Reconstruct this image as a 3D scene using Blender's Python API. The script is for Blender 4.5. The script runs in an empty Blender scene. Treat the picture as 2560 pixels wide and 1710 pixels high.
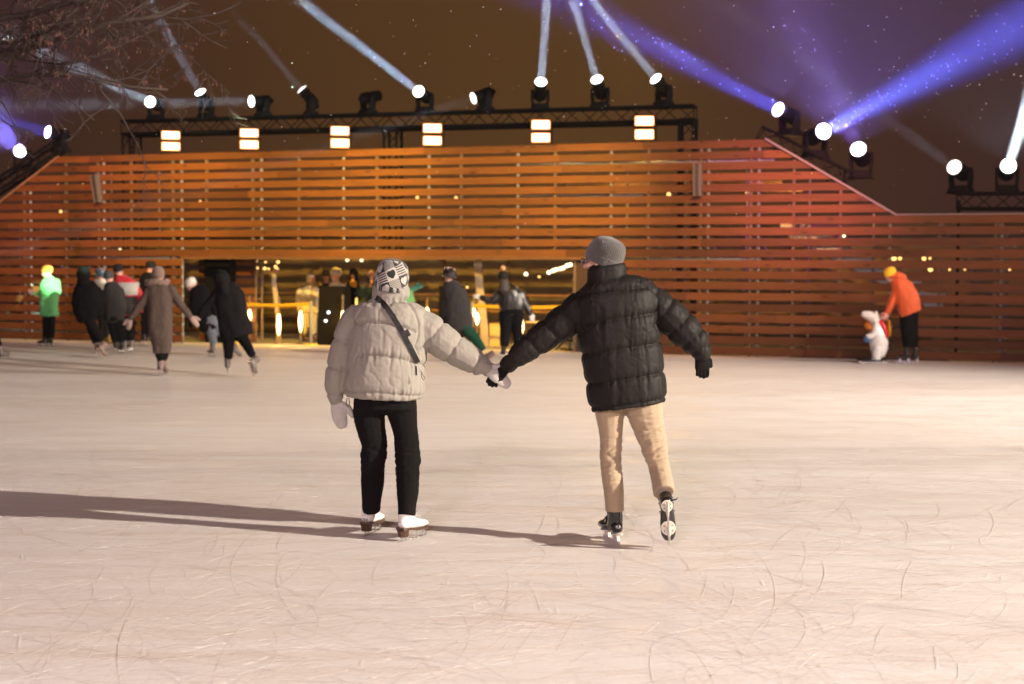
import bpy, bmesh, math, random
import numpy as np
from mathutils import Vector, Matrix, Quaternion, noise
from mathutils.bvhtree import BVHTree
random.seed(7); np.random.seed(7)
R = math.radians
sc = bpy.context.scene
C = sc.collection
V = Vector

# ------------------------------------------------------------------ camera
F = 3556.0                       # focal length in photo pixels (2560 wide)
CAMZ = 1.64
PITCH = math.atan((855 - 677) / F)
ROLL = math.atan(0.00489)
cam_rot = Matrix.Rotation(math.pi / 2 - PITCH, 3, 'X') @ Matrix.Rotation(ROLL, 3, 'Z')
cd = bpy.data.cameras.new('camera'); cam = bpy.data.objects.new('camera', cd); C.objects.link(cam)
cam.matrix_world = Matrix.Translation((0, 0, CAMZ)) @ cam_rot.to_4x4()
cd.sensor_width = 36; cd.lens = 36 * F / 2560; cd.clip_start = 0.05; cd.clip_end = 600
cd.dof.use_dof = True; cd.dof.focus_distance = 8.65; cd.dof.aperture_fstop = 2.2
sc.camera = cam
sc.view_settings.view_transform = 'Standard'; sc.view_settings.look = 'None'
sc.view_settings.exposure = 0.0; sc.view_settings.gamma = 1
sc.cycles.use_denoising = True
sc.cycles.max_bounces = 6; sc.cycles.volume_bounces = 0; sc.cycles.transparent_max_bounces = 8
sc.cycles.sample_clamp_indirect = 4
sc.cycles.caustics_reflective = False; sc.cycles.caustics_refractive = False

def ray(px, py):
    return cam_rot @ V(((px - 1280) / F, -(py - 855) / F, -1))
def P(px, py, D):                # world point at depth Y = D that the photo shows at (px, py)
    d = ray(px, py)
    return V((0, 0, CAMZ)) + d * (D / d.y)
def G(px, py):                   # point on the ice
    d = ray(px, py)
    return V((0, 0, CAMZ)) + d * (CAMZ / -d.z)

# ------------------------------------------------------------------ world
w = bpy.data.worlds.new('World'); sc.world = w; w.use_nodes = True
nt = w.node_tree; bg = nt.nodes['Background']
tc = nt.nodes.new('ShaderNodeTexCoord'); sep = nt.nodes.new('ShaderNodeSeparateXYZ')
mr = nt.nodes.new('ShaderNodeMapRange'); mr.inputs[1].default_value = -0.30; mr.inputs[2].default_value = 0.36
cr = nt.nodes.new('ShaderNodeValToRGB')
cr.color_ramp.elements[0].color = (0.046, 0.0195, 0.012, 1)
cr.color_ramp.elements[1].color = (0.045, 0.018, 0.016, 1)
for pos, col in ((0.3, (0.080, 0.036, 0.012, 1)), (0.55, (0.090, 0.042, 0.013, 1)), (0.78, (0.056, 0.024, 0.013, 1))):
    e = cr.color_ramp.elements.new(pos); e.color = col
nt.links.new(tc.outputs['Generated'], sep.inputs[0]); nt.links.new(sep.outputs[0], mr.inputs[0])
nt.links.new(mr.outputs[0], cr.inputs[0]); nt.links.new(cr.outputs[0], bg.inputs[0])
bg.inputs[1].default_value = 1.0

# ------------------------------------------------------------------ large lamps (unseen; floods on masts, washes and added fills on trusses built below)
def lamp(name, kind, loc, target, energy, color, parent=None, **kw):
    l = bpy.data.lights.new(name, kind); l.energy = energy; l.color = color
    for k, v in kw.items(): setattr(l, k, v)
    o = bpy.data.objects.new(name, l); C.objects.link(o)
    loc = V(loc); o.location = loc
    if target is not None:
        o.rotation_euler = (V(target) - loc).to_track_quat('-Z', 'Y').to_euler()
    return o
KEY = V((22.0, 0.6, 9.0)); FILL = V((-3.0, -7.0, 6.4))
lamp('flood_or_fill_light', 'SPOT', KEY, (-2.0, 10.5, 0), 61000, (1.0, 0.88, 0.745), spot_size=R(80), spot_blend=0.7, shadow_soft_size=0.14)
KEY2 = V((24.0, 15.0, 8.8))
lamp('flood_or_fill_light', 'SPOT', KEY2, (-9.5, 22.5, 0), 31000, (1.0, 0.84, 0.70), spot_size=R(52), spot_blend=1.0, shadow_soft_size=0.14)
lamp('flood_or_fill_light', 'AREA', (-3.0, -6.85, 6.3), (0, 10, 0), 1150, (0.92, 0.68, 0.82), shape='RECTANGLE', size=1.6, size_y=0.5)  # unseen mauve fill added behind the camera to lift the shadows
lamp('flood_or_fill_light', 'AREA', (3.6, -6.85, 6.3), (1, 9, 0.8), 420, (1.0, 0.80, 0.60), shape='RECTANGLE', size=1.2, size_y=0.5)  # unseen warm area lamp, a soft fill from behind the camera
for ax_, ty_, te_, col_a in ((-9.0, 32.2, 8000, (1.0, .50, .08)), (-4.6, 30.7, 13500, (1.0, .60, .06)), (-.4, 29.3, 13500, (1.0, .58, .06)), (4.0, 27.8, 7500, (1.0, .42, .08)), (8.5, 26.3, 3000, (1.0, .38, .10))):
    lamp('amber_wash_light', 'SPOT', (ax_ * .8, ty_ - 9.5, 7.3), (ax_, ty_, 3.75), te_, col_a, spot_size=R(46), spot_blend=.9, shadow_soft_size=0.05)
lamp('pink_wash_light', 'SPOT', (7.0, -6.8, 6.9), (5.6, 27.2, 3.7), 60000, (1.0, 0.07, 0.50), spot_size=R(8), spot_blend=1.0, shadow_soft_size=0.2)
lamp('pink_wash_light', 'SPOT', (-8.0, -6.8, 6.9), (-11.0, 32.5, 3.4), 34000, (1.0, 0.22, 0.36), spot_size=R(11), spot_blend=1.0, shadow_soft_size=0.2)
lamp('green_beam_light', 'SPOT', (8.0, -6.8, 6.9), P(123, 722, 31.0), 520000, (0.62, 1.0, 0.62), spot_size=R(1.15), spot_blend=0.5, shadow_soft_size=0.05)
lamp('violet_wash_light', 'SPOT', (9.5, -6.8, 6.9), (8.0, 23, 0), 2500, (0.42, 0.36, 1.0), spot_size=R(22), spot_blend=1.0, shadow_soft_size=0.15)

# ------------------------------------------------------------------ helpers
def tag(o, label=None, cat=None, group=None, kind=None):
    if label: o['label'] = label
    if cat: o['category'] = cat
    if group: o['group'] = group
    if kind: o['kind'] = kind
    return o
def empty(name, loc, label, cat, group=None, rot=(0, 0, 0)):
    o = bpy.data.objects.new(name, None); C.objects.link(o); o.location = loc; o.rotation_euler = rot
    o.empty_display_size = 0.2
    return tag(o, label, cat, group)
def link(name, me, m=None, parent=None, smooth=False, keep=True):
    """link a mesh given in WORLD space; under a parent it keeps its place"""
    if m is not None and not me.materials: me.materials.append(m)
    if smooth:
        me.polygons.foreach_set('use_smooth', [True] * len(me.polygons))
    o = bpy.data.objects.new(name, me); C.objects.link(o)
    if parent is not None:
        o.parent = parent
        if keep:
            mw = world_of(parent); o.matrix_parent_inverse = mw.inverted()
    return o
def world_of(o):
    m = o.matrix_basis
    return (world_of(o.parent) @ o.matrix_parent_inverse @ m) if o.parent else m
def root_at(o, loc):             # move a top-level mesh object's origin to loc
    o.data.transform(Matrix.Translation(-V(loc))); o.location = loc
    return o
class MB:
    """collects shapes into one mesh"""
    def __init__(s): s.v = []; s.f = []
    def add(s, vs, fs):
        n = len(s.v); s.v += [tuple(v) for v in vs]; s.f += [tuple(n + i for i in f) for f in fs]
        return s
    def hexa(s, c):              # 8 corners: bottom 4 ccw, top 4
        return s.add(c, [(3, 2, 1, 0), (4, 5, 6, 7), (0, 1, 5, 4), (1, 2, 6, 5), (2, 3, 7, 6), (3, 0, 4, 7)])
    def box(s, lo, hi, M=None):
        (a, b, c), (d, e, f) = lo, hi
        q = [V(p) for p in ((a, b, c), (d, b, c), (d, e, c), (a, e, c), (a, b, f), (d, b, f), (d, e, f), (a, e, f))]
        if M is not None: q = [M @ p for p in q]
        return s.hexa(q)
    def tube(s, a, b, r, n=6, r2=None):
        return s.loft([V(a), V(b)], [r, r if r2 is None else r2], n=n, dome=False)
    def loft(s, pts, ra, rb=None, side=None, n=12, dome=True, ex=2.0, M=None, chord=0.0):
        """closed tube through pts; ra = radius along side, rb = across it"""
        pts = [V(p) for p in pts]; k = len(pts)
        if not hasattr(ra, '__len__'): ra = [ra] * k
        if rb is None: rb = ra
        if not hasattr(rb, '__len__'): rb = [rb] * k
        rings = []
        prev = None
        for i in range(k):
            t = (pts[min(i + 1, k - 1)] - pts[max(i - 1, 0)])
            if t.length < 1e-9: t = V((0, 0, 1))
            t.normalize()
            if chord: t = (t * (1 - chord) + (pts[-1] - pts[0]).normalized() * chord).normalized()
            sd = V(side[i]) if (side is not None and isinstance(side, list)) else (V(side) if side is not None else (prev if prev is not None else t.orthogonal()))
            sd = sd - t * sd.dot(t)
            if sd.length < 1e-4: sd = t.orthogonal()
            sd.normalize(); prev = sd
            rings.append((pts[i], sd, t.cross(sd), t, ra[i], rb[i]))
        if dome:
            p, sd, up, t, a, b = rings[0]; e0 = min(a, b)
            p2, sd2, up2, t2, a2, b2 = rings[-1]; e1 = min(a2, b2)
            rings = [(p - t * e0 * .94, sd, up, t, a * .34, b * .34), (p - t * e0 * .7, sd, up, t, a * .71, b * .71)] + rings + \
                    [(p2 + t2 * e1 * .7, sd2, up2, t2, a2 * .71, b2 * .71), (p2 + t2 * e1 * .94, sd2, up2, t2, a2 * .34, b2 * .34)]
        vs = []
        for (p, sd, up, t, a, b) in rings:
            for j in range(n):
                th = 2 * math.pi * j / n; c, q = math.cos(th), math.sin(th)
                if ex != 2.0:
                    c = math.copysign(abs(c) ** (2 / ex), c); q = math.copysign(abs(q) ** (2 / ex), q)
                vs.append(p + sd * (a * c) + up * (b * q))
        m = len(rings); fs = []
        for i in range(m - 1):
            for j in range(n):
                a_, b_ = i * n + j, i * n + (j + 1) % n
                fs.append((a_, b_, b_ + n, a_ + n))
        fs.append(tuple(range(n - 1, -1, -1))); fs.append(tuple((m - 1) * n + j for j in range(n)))
        if M is not None: vs = [M @ v for v in vs]
        return s.add(vs, fs)
    def ball(s, c, r, M=None, n=10, rot=None):
        """ellipsoid; r scalar or 3 radii; rot 3x3"""
        if not hasattr(r, '__len__'): r = (r, r, r)
        vs = []; m = max(5, n // 2 + 1)
        for i in range(1, m):
            ph = math.pi * i / m
            for j in range(n):
                th = 2 * math.pi * j / n
                vs.append(V((r[0] * math.sin(ph) * math.cos(th), r[1] * math.sin(ph) * math.sin(th), r[2] * math.cos(ph))))
        vs.append(V((0, 0, r[2]))); vs.append(V((0, 0, -r[2])))
        if rot is not None: vs = [rot @ v for v in vs]
        vs = [v + V(c) for v in vs]
        if M is not None: vs = [M @ v for v in vs]
        fs = []
        for i in range(m - 2):
            for j in range(n):
                a_, b_ = i * n + j, i * n + (j + 1) % n
                fs.append((a_, a_ + n, b_ + n, b_))
        top, bot = len(vs) - 2, len(vs) - 1
        for j in range(n):
            fs.append((top, j, (j + 1) % n)); fs.append((bot, (m - 2) * n + (j + 1) % n, (m - 2) * n + j))
        return s.add(vs, fs)
    def mesh(s, name='mesh'):
        me = bpy.data.meshes.new(name); me.from_pydata(s.v, [], s.f); me.validate(); me.update()
        return me
    def out(s, name, m, parent=None, smooth=False, keep=True):
        me = s.mesh(name); fix_normals(me)
        return link(name, me, m, parent, smooth, keep)
def fix_normals(me):
    bm = bmesh.new(); bm.from_mesh(me); bmesh.ops.recalc_face_normals(bm, faces=bm.faces); bm.to_mesh(me); bm.free()
def fuse(mb, voxel, smooth=4, factor=0.5):
    """union of everything in mb as one continuous skin"""
    me = mb.mesh('tmp'); fix_normals(me)
    o = bpy.data.objects.new('tmp', me); C.objects.link(o)
    md = o.modifiers.new('r', 'REMESH'); md.mode = 'VOXEL'; md.voxel_size = voxel
    if smooth:
        s = o.modifiers.new('s', 'SMOOTH'); s.iterations = smooth; s.factor = factor
    dg = bpy.context.evaluated_depsgraph_get()
    r = bpy.data.meshes.new_from_object(o.evaluated_get(dg))
    bpy.data.objects.remove(o); bpy.data.meshes.remove(me)
    return r
def displace(me, fn):
    n = len(me.vertices); co = np.empty(n * 3); no = np.empty(n * 3)
    me.vertices.foreach_get('co', co); me.vertex_normals.foreach_get('vector', no)
    co = co.reshape(-1, 3); no = no.reshape(-1, 3)
    co2 = co + no * fn(co, no)[:, None]
    me.vertices.foreach_set('co', co2.ravel()); me.update()
def nz(co, sx, sy=None, sz=None, off=0.0):
    sy = sx if sy is None else sy; sz = sx if sz is None else sz
    f = noise.noise
    return np.array([f((x * sx + off, y * sy + off, z * sz - off)) for x, y, z in co])

# ------------------------------------------------------------------ materials
def mat(name, col, rough=0.7, metal=0.0, bump=0.0, bscale=60.0, var=0.0, vscale=8.0, sheen=0.0, coat=0.0, emit=None, es=1.0, stretch=None, spec=0.5):
    m = bpy.data.materials.new(name); m.use_nodes = True; nt = m.node_tree; b = nt.nodes['Principled BSDF']
    b.inputs['Base Color'].default_value = (*col, 1); b.inputs['Roughness'].default_value = rough
    b.inputs['Metallic'].default_value = metal; b.inputs['Specular IOR Level'].default_value = spec
    if sheen: b.inputs['Sheen Weight'].default_value = sheen
    if coat: b.inputs['Coat Weight'].default_value = coat
    if emit: b.inputs['Emission Color'].default_value = (*emit, 1); b.inputs['Emission Strength'].default_value = es
    tcn = nt.nodes.new('ShaderNodeTexCoord'); src = tcn.outputs['Object']
    if stretch:
        mp = nt.nodes.new('ShaderNodeMapping'); mp.inputs['Scale'].default_value = stretch
        nt.links.new(src, mp.inputs[0]); src = mp.outputs[0]
    if var:
        n = nt.nodes.new('ShaderNodeTexNoise'); n.inputs['Scale'].default_value = vscale; n.inputs['Detail'].default_value = 5
        r = nt.nodes.new('ShaderNodeMapRange'); r.inputs[1].default_value = .3; r.inputs[2].default_value = .7
        r.inputs[3].default_value = 1 - var; r.inputs[4].default_value = 1 + var
        mx = nt.nodes.new('ShaderNodeVectorMath'); mx.operation = 'SCALE'; mx.inputs[0].default_value = col
        nt.links.new(src, n.inputs['Vector']); nt.links.new(n.outputs['Fac'], r.inputs[0]); nt.links.new(r.outputs[0], mx.inputs['Scale'])
        nt.links.new(mx.outputs[0], b.inputs['Base Color'])
    if bump:
        n2 = nt.nodes.new('ShaderNodeTexNoise'); n2.inputs['Scale'].default_value = bscale; n2.inputs['Detail'].default_value = 4
        bp = nt.nodes.new('ShaderNodeBump'); bp.inputs['Strength'].default_value = bump; bp.inputs['Distance'].default_value = 0.01
        nt.links.new(src, n2.inputs['Vector']); nt.links.new(n2.outputs['Fac'], bp.inputs['Height']); nt.links.new(bp.outputs[0], b.inputs['Normal'])
    return m
def glow(name, col, s):
    m = bpy.data.materials.new(name); m.use_nodes = True; nt = m.node_tree; b = nt.nodes['Principled BSDF']
    b.inputs['Base Color'].default_value = (*[min(1, c) * .8 for c in col], 1)
    b.inputs['Emission Color'].default_value = (*col, 1); b.inputs['Emission Strength'].default_value = s
    return m
M = {}
M['black_metal'] = mat('black_metal', (0.007, 0.0065, 0.007), 0.7, 0.0, spec=.06, bump=.1)
M['truss'] = mat('truss_metal', (0.006, 0.0055, 0.006), 0.7, 0.0, spec=.06)
M['galv'] = mat('galvanised_steel', (0.20, 0.20, 0.21), 0.55, 0.4, var=.15, vscale=20)
M['stud'] = mat('grey_timber', (0.12, 0.085, 0.065), 0.85, var=.2)
M['skin'] = mat('skin', (0.62, 0.34, 0.26), 0.5, spec=.4)
M['snow'] = mat('snow', (0.8, 0.8, 0.82), 0.8, bump=.6, bscale=9)
M['trim'] = mat('snowy_edge', (0.20, 0.185, 0.19), 0.8, bump=.5, bscale=25)
M['steel'] = mat('blade_steel', (0.75, 0.75, 0.76), 0.22, 1.0)
M['white_leather'] = mat('white_leather', (0.80, 0.77, 0.73), 0.42, bump=.15, bscale=90)
M['sole'] = mat('brown_sole', (0.065, 0.026, 0.013), 0.4, coat=.3)
M['black_plastic'] = mat('black_plastic', (0.012, 0.011, 0.011), 0.22, coat=.5, bump=.08, bscale=40)
M['holder'] = mat('cream_holder', (0.78, 0.72, 0.62), 0.4)
M['ink'] = mat('ink', (0.01, 0.01, 0.012), 0.6)
M['white_ink'] = mat('white_ink', (0.8, 0.8, 0.78), 0.6)
M['bark'] = mat('bark', (0.045, 0.028, 0.022), 0.9, bump=.6, bscale=40)
M['seed'] = mat('dry_seed_keys', (0.13, 0.055, 0.04), 0.9)
M['lens_white'] = glow('lens_white', (1.0, 0.98, 0.94), 9)
M['lens_dim'] = glow('lens_dim', (1.0, 0.95, 0.88), 3)
M['lens_violet'] = glow('lens_violet', (0.80, 0.72, 1.0), 12)
M['led_warm'] = glow('led_warm', (1.0, 0.84, 0.60), 2.6)
M['led_amber'] = glow('led_amber', (1.0, 0.74, 0.36), 5)
M['led_glow_rim'] = glow('led_glow_rim', (1.0, 0.33, 0.05), 0.75)
M['flame'] = glow('flame_lamp', (1.0, 0.66, 0.28), 9)
M['bulb'] = glow('warm_bulb', (1.0, 0.58, 0.18), 2.6)
M['bulb_white'] = glow('white_bulb', (1.0, 0.80, 0.48), 3.5)
M['pin_white'] = glow('small_white_led', (0.75, 0.9, 1.0), 5)

# ------------------------------------------------------------------ ice
def ice_material():
    m = bpy.data.materials.new('rink_ice'); m.use_nodes = True; nt = m.node_tree; b = nt.nodes['Principled BSDF']; L = nt.links
    t = nt.nodes.new('ShaderNodeTexCoord')
    def mapped(sx, sy, rot):
        mp = nt.nodes.new('ShaderNodeMapping'); mp.inputs['Scale'].default_value = (sx, sy, 1); mp.inputs['Rotation'].default_value = (0, 0, rot)
        L.new(t.outputs['Object'], mp.inputs[0]); return mp.outputs[0]
    def noise_(vec, sc_, det=4, ro=.55, dist=0):
        n = nt.nodes.new('ShaderNodeTexNoise'); n.inputs['Scale'].default_value = sc_; n.inputs['Detail'].default_value = det
        n.inputs['Roughness'].default_value = ro; n.inputs['Distortion'].default_value = dist; L.new(vec, n.inputs['Vector']); return n.outputs['Fac']
    def rng(x, a, b_, c, d):
        r = nt.nodes.new('ShaderNodeMapRange'); r.inputs[1].default_value = a; r.inputs[2].default_value = b_; r.inputs[3].default_value = c; r.inputs[4].default_value = d
        L.new(x, r.inputs[0]); return r.outputs[0]
    def mix(f, a, c):
        x = nt.nodes.new('ShaderNodeMix'); x.data_type = 'RGBA'; L.new(f, x.inputs['Factor'])
        for s, v in ((6, a), (7, c)):
            if isinstance(v, tuple): x.inputs[s].default_value = v
            else: L.new(v, x.inputs[s])
        return x.outputs[2]
    big = noise_(mapped(.35, .8, .3), .5, 4)
    streak = noise_(mapped(.5, 5, -.42), 1.0, 5, .6, .6)
    streak2 = noise_(mapped(.6, 7, .75), .9, 5, .6, .8)
    grit = noise_(mapped(1, 1, 0), 38, 5, .7)
    col = mix(rng(big, .35, .68, 0, 1), (.735, .70, .68, 1), (.66, .60, .565, 1))
    col = mix(rng(streak, .50, .72, 0, .6), col, (.60, .50, .43, 1))
    col = mix(rng(streak2, .54, .75, 0, .45), col, (.80, .785, .77, 1))
    col = mix(rng(grit, .52, .75, 0, .45), col, (.84, .83, .82, 1))
    L.new(col, b.inputs['Base Color'])
    ro = rng(noise_(mapped(1, 1.6, .4), 1.7, 4), .34, .6, .42, .68); L.new(ro, b.inputs['Roughness'])
    b.inputs['Specular IOR Level'].default_value = .28
    ad = nt.nodes.new('ShaderNodeMath'); ad.operation = 'ADD'; L.new(grit, ad.inputs[0])
    s2 = nt.nodes.new('ShaderNodeMath'); s2.operation = 'MULTIPLY'; s2.inputs[1].default_value = 1.6; L.new(streak, s2.inputs[0]); L.new(s2.outputs[0], ad.inputs[1])
    ad2 = nt.nodes.new('ShaderNodeMath'); ad2.operation = 'ADD'; L.new(ad.outputs[0], ad2.inputs[0])
    v = nt.nodes.new('ShaderNodeTexVoronoi'); v.feature = 'DISTANCE_TO_EDGE'; v.inputs['Scale'].default_value = 3.2
    nv = nt.nodes.new('ShaderNodeTexNoise'); nv.inputs['Scale'].default_value = 2.2; L.new(mapped(1, .5, .5), nv.inputs['Vector'])
    vm = nt.nodes.new('ShaderNodeVectorMath'); vm.operation = 'MULTIPLY_ADD'; vm.inputs[1].default_value = (2.2, 2.2, 0); L.new(nv.outputs['Color'], vm.inputs[0]); L.new(mapped(.7, 1.5, .9), vm.inputs[2])
    L.new(vm.outputs[0], v.inputs['Vector']); ad2.inputs[1].default_value = 0
    bp = nt.nodes.new('ShaderNodeBump'); bp.inputs['Strength'].default_value = .30; bp.inputs['Distance'].default_value = .012
    L.new(ad2.outputs[0], bp.inputs['Height']); L.new(bp.outputs[0], b.inputs['Normal'])
    return m
M['ice'] = ice_material()
WA = V((-11.91, 33.08, 0)); WB = V((9.33, 25.95, 0))
WU = (WB - WA).normalized(); WN = V((-WU.y, WU.x, 0))      # WN points behind the wall
WROT = math.atan2(WU.y, WU.x)
def W(px, py, off=0.0):          # world point on the plane parallel to the wall, off metres behind it
    d = ray(px, py); o = V((0, 0, CAMZ)); a = WA + WN * off
    return o + d * ((a - o).dot(WN) / d.dot(WN))
def S(px, py=700, off=0.0):
    return (W(px, py, off) - WA).dot(WU)
def wl(s, off, z): return WA + WU * s + WN * off + V((0, 0, z))

g = MB(); g.add([(-75, -26, -.02), (75, -26, -.02), (75, 95, -.02), (-75, 95, -.02)], [(0, 1, 2, 3)])
tag(g.out('snow_ground', mat('trodden_snow', (.30, .28, .27), .9, bump=.8, bscale=4, var=.3, vscale=1.2)), kind='structure')
a_, b_ = wl(-30, .35, 0), wl(48, .35, 0)
g = MB(); g.add([(-42, -13, 0), (38, -13, 0), (b_.x, b_.y, 0), (a_.x, a_.y, 0)], [(0, 1, 2, 3)])
tag(g.out('ice_rink', M['ice']), kind='structure')

# marks cut by blades: thin raised snow lips and darker grooves, laid a few mm above the sheet
def marks(n, wid, seed, m, name, rmin=.4, rmax=7, length=(.15, 1.5), z=.0035, amin=-.5, amax=math.pi, yr=(2.6, 13), rough=.25):
    rnd = random.Random(seed); mb = MB()
    for i in range(n):
        y = yr[0] * (yr[1] / yr[0]) ** (rnd.random() ** .85); x = rnd.uniform(-.42, .42) * y * 1.05
        a = rnd.uniform(amin, amax) if rnd.random() < .6 else rnd.gauss(.35, .35)
        r = rnd.uniform(rmin, rmax) * rnd.choice((-1, 1)); ln = rnd.uniform(*length) * (.5 + y / 12); k = 10
        w_ = rnd.uniform(*wid) * min(1.0, y / 8.5); p = V((x, y, z)); vs = []; fs = []
        for j in range(k + 1):
            a2 = a + (ln * j / k) / r
            d = V((math.cos(a2), math.sin(a2), 0)); q = V((-d.y, d.x, 0))
            ww = w_ * math.sin(math.pi * min(1, (j + .25) / (k + .5))) ** .6 * rnd.uniform(1 - rough, 1 + rough) * .5
            vs += [p - q * ww, p + q * ww + V((0, 0, .0006))]
            if j: fs.append((2 * j - 2, 2 * j, 2 * j + 1, 2 * j - 1))
            p = p + d * (ln / k)
        mb.add(vs, fs)
    return tag(link(name, mb.mesh(name), m), label=None, kind='stuff')
mg = mat('cut_ice', (.46, .385, .33), .8); ml = mat('ice_powder', (.80, .78, .76), .85, bump=.5, bscale=60)
mf_ = mat('fresh_cut_ice', (.60, .53, .485), .6)
o = marks(1500, (.0009, .0019), 3, mg, 'skate_grooves', rmin=.9, length=(.06, .9)); tag(o, 'fine brown grooves cut by blades across the pale ice', 'skate marks')
o = marks(1300, (.0012, .0028), 5, mf_, 'skate_grooves', length=(.3, 2.2), z=.0022, yr=(2.6, 22)); tag(o, 'long faint curved grooves worn into the pale ice', 'skate marks')
o = marks(1300, (.0010, .0022), 9, ml, 'skate_powder', length=(.03, .28), z=.0048, rough=.8); tag(o, 'short white lips of shaved ice beside the skate cuts', 'ice powder')

# ------------------------------------------------------------------ slatted timber wall
def wood_material(name, base, dark=1.0):
    m = bpy.data.materials.new(name); m.use_nodes = True; nt = m.node_tree; b = nt.nodes['Principled BSDF']; L = nt.links
    t = nt.nodes.new('ShaderNodeTexCoord'); at = nt.nodes.new('ShaderNodeAttribute'); at.attribute_name = 'tint'
    mp = nt.nodes.new('ShaderNodeMapping'); mp.inputs['Scale'].default_value = (1.2, 20, 26); L.new(t.outputs['Object'], mp.inputs[0])
    n = nt.nodes.new('ShaderNodeTexNoise'); n.inputs['Scale'].default_value = 1.6; n.inputs['Detail'].default_value = 6; n.inputs['Distortion'].default_value = .8; L.new(mp.outputs[0], n.inputs['Vector'])
    v = nt.nodes.new('ShaderNodeTexVoronoi'); mp2 = nt.nodes.new('ShaderNodeMapping'); mp2.inputs['Scale'].default_value = (1.5, 3, 4.5); L.new(t.outputs['Object'], mp2.inputs[0]); L.new(mp2.outputs[0], v.inputs['Vector']); v.inputs['Scale'].default_value = 1.3
    r = nt.nodes.new('ShaderNodeMapRange'); r.inputs[1].default_value = .3; r.inputs[2].default_value = .72; r.inputs[3].default_value = 1.18; r.inputs[4].default_value = .72; L.new(n.outputs['Fac'], r.inputs[0])
    k = nt.nodes.new('ShaderNodeMapRange'); k.inputs[1].default_value = .06; k.inputs[2].default_value = .17; k.inputs[3].default_value = .38; k.inputs[4].default_value = 1; L.new(v.outputs['Distance'], k.inputs[0])
    mu = nt.nodes.new('ShaderNodeMath'); mu.operation = 'MULTIPLY'; L.new(r.outputs[0], mu.inputs[0]); L.new(k.outputs[0], mu.inputs[1])
    mu2 = nt.nodes.new('ShaderNodeMath'); mu2.operation = 'MULTIPLY'; L.new(mu.outputs[0], mu2.inputs[0]); L.new(at.outputs['Fac'], mu2.inputs[1])
    s = nt.nodes.new('ShaderNodeVectorMath'); s.operation = 'SCALE'; s.inputs[0].default_value = base; L.new(mu2.outputs[0], s.inputs['Scale'])
    L.new(s.outputs[0], b.inputs['Base Color']); b.inputs['Roughness'].default_value = .62; b.inputs['Specular IOR Level'].default_value = .3
    bp = nt.nodes.new('ShaderNodeBump'); bp.inputs['Strength'].default_value = .3; bp.inputs['Distance'].default_value = .01; L.new(n.outputs['Fac'], bp.inputs['Height']); L.new(bp.outputs[0], b.inputs['Normal'])
    return m
M['wood'] = wood_material('larch_boards', (.105, .037, .0095))
PITCHZ, BH, BT = .211, .146, .026
ZB = [.03 + PITCHZ * k for k in range(20)]
ZTOP, ZLOW = ZB[19] + BH, ZB[12] + BH
sR0, sR1 = S(1905, 352), S(2238, 530); sL0, sL1 = S(150, 395), S(150, 395) - (ZTOP - ZLOW) / .87 * 1.42
def x_end_right(z): return 60 if z <= ZLOW + .01 else sR1 + (sR0 - sR1) * (z - ZLOW) / (ZTOP - ZLOW)
def x_end_left(z): return -60 if z <= ZLOW + .01 else sL1 + (sL0 - sL1) * (z - ZLOW) / (ZTOP - ZLOW)
OP0, OP1 = S(455), S(1500)
wall = empty('timber_wall', WA, 'long slatted timber wall of warm brown boards with sloping ends behind the rink', 'wall', rot=(0, 0, WROT))
def boards(spans, seed, depth=0.0, zb=ZB, clip=True, tint=(.72, 1.2)):
    rnd = random.Random(seed); mb = MB(); tints = []
    for k, z in enumerate(zb):
        z0, z1 = z, z + BH
        for (a, b) in spans(k):
            x = a
            while x < b - .01:
                nx = min(b, x + rnd.choice((1.75, 2.9, 3.5, 4.1, 5.2)));
                if b - nx < .5: nx = b
                l0 = l1 = x; r0 = r1 = nx
                if clip:
                    l0 = max(x, x_end_left(z0)); l1 = max(x, x_end_left(z1)); r0 = min(nx, x_end_right(z0)); r1 = min(nx, x_end_right(z1))
                dj = rnd.uniform(-.002, .002); y0, y1 = depth + dj, depth + dj + BT; zz = rnd.uniform(-.004, .004); zj = rnd.uniform(-.004, .004)
                if r0 - l0 > .03:
                    if r1 < l1 + .01: l1 = r1 = (l0 + r0) / 2
                    g_ = .0022
                    mb.hexa([V((l0 + g_, y0, z0 + zz)), V((r0 - g_, y0, z0 + zj)), V((r0 - g_, y1, z0 + zj)), V((l0 + g_, y1, z0 + zz)),
                             V((l1 + g_, y0, z1 + zz)), V((r1 - g_, y0, z1 + zj)), V((r1 - g_, y1, z1 + zj)), V((l1 + g_, y1, z1 + zz))])
                    t_ = rnd.uniform(*tint); t_ = t_ * (.72 if rnd.random() < .16 else 1); tints += [t_] * 8
                x = nx
    me = mb.mesh('boards'); at = me.attributes.new('tint', 'FLOAT', 'POINT'); at.data.foreach_set('value', tints)
    return me
def main_spans(k):
    if k <= 8: return [(-26, OP0), (OP1, 34)]
    return [(-26, 34)]
me = boards(main_spans, 4); me.materials.append(M['wood'])
link('boards', me, None, wall, keep=False)
# kick board: every board row ends on the ice with a darker plinth in places
mb = MB(); mb.box((S(1985), .03, .0), (S(2375), .055, .19)); mb.out('plinth', mat('dark_plinth', (.05, .04, .035), .8), wall, keep=False)
mb = MB(); mb.box((OP0 - .02, -.004, ZB[9] - .062), (OP1 + .02, .16, ZB[9] - .006)); mb.out('lintel_shade', mat('lintel_shade_brown', (.10, .045, .02), .7), wall, keep=False)  # strip put under the boards for the shade of the wall's thickness
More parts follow.
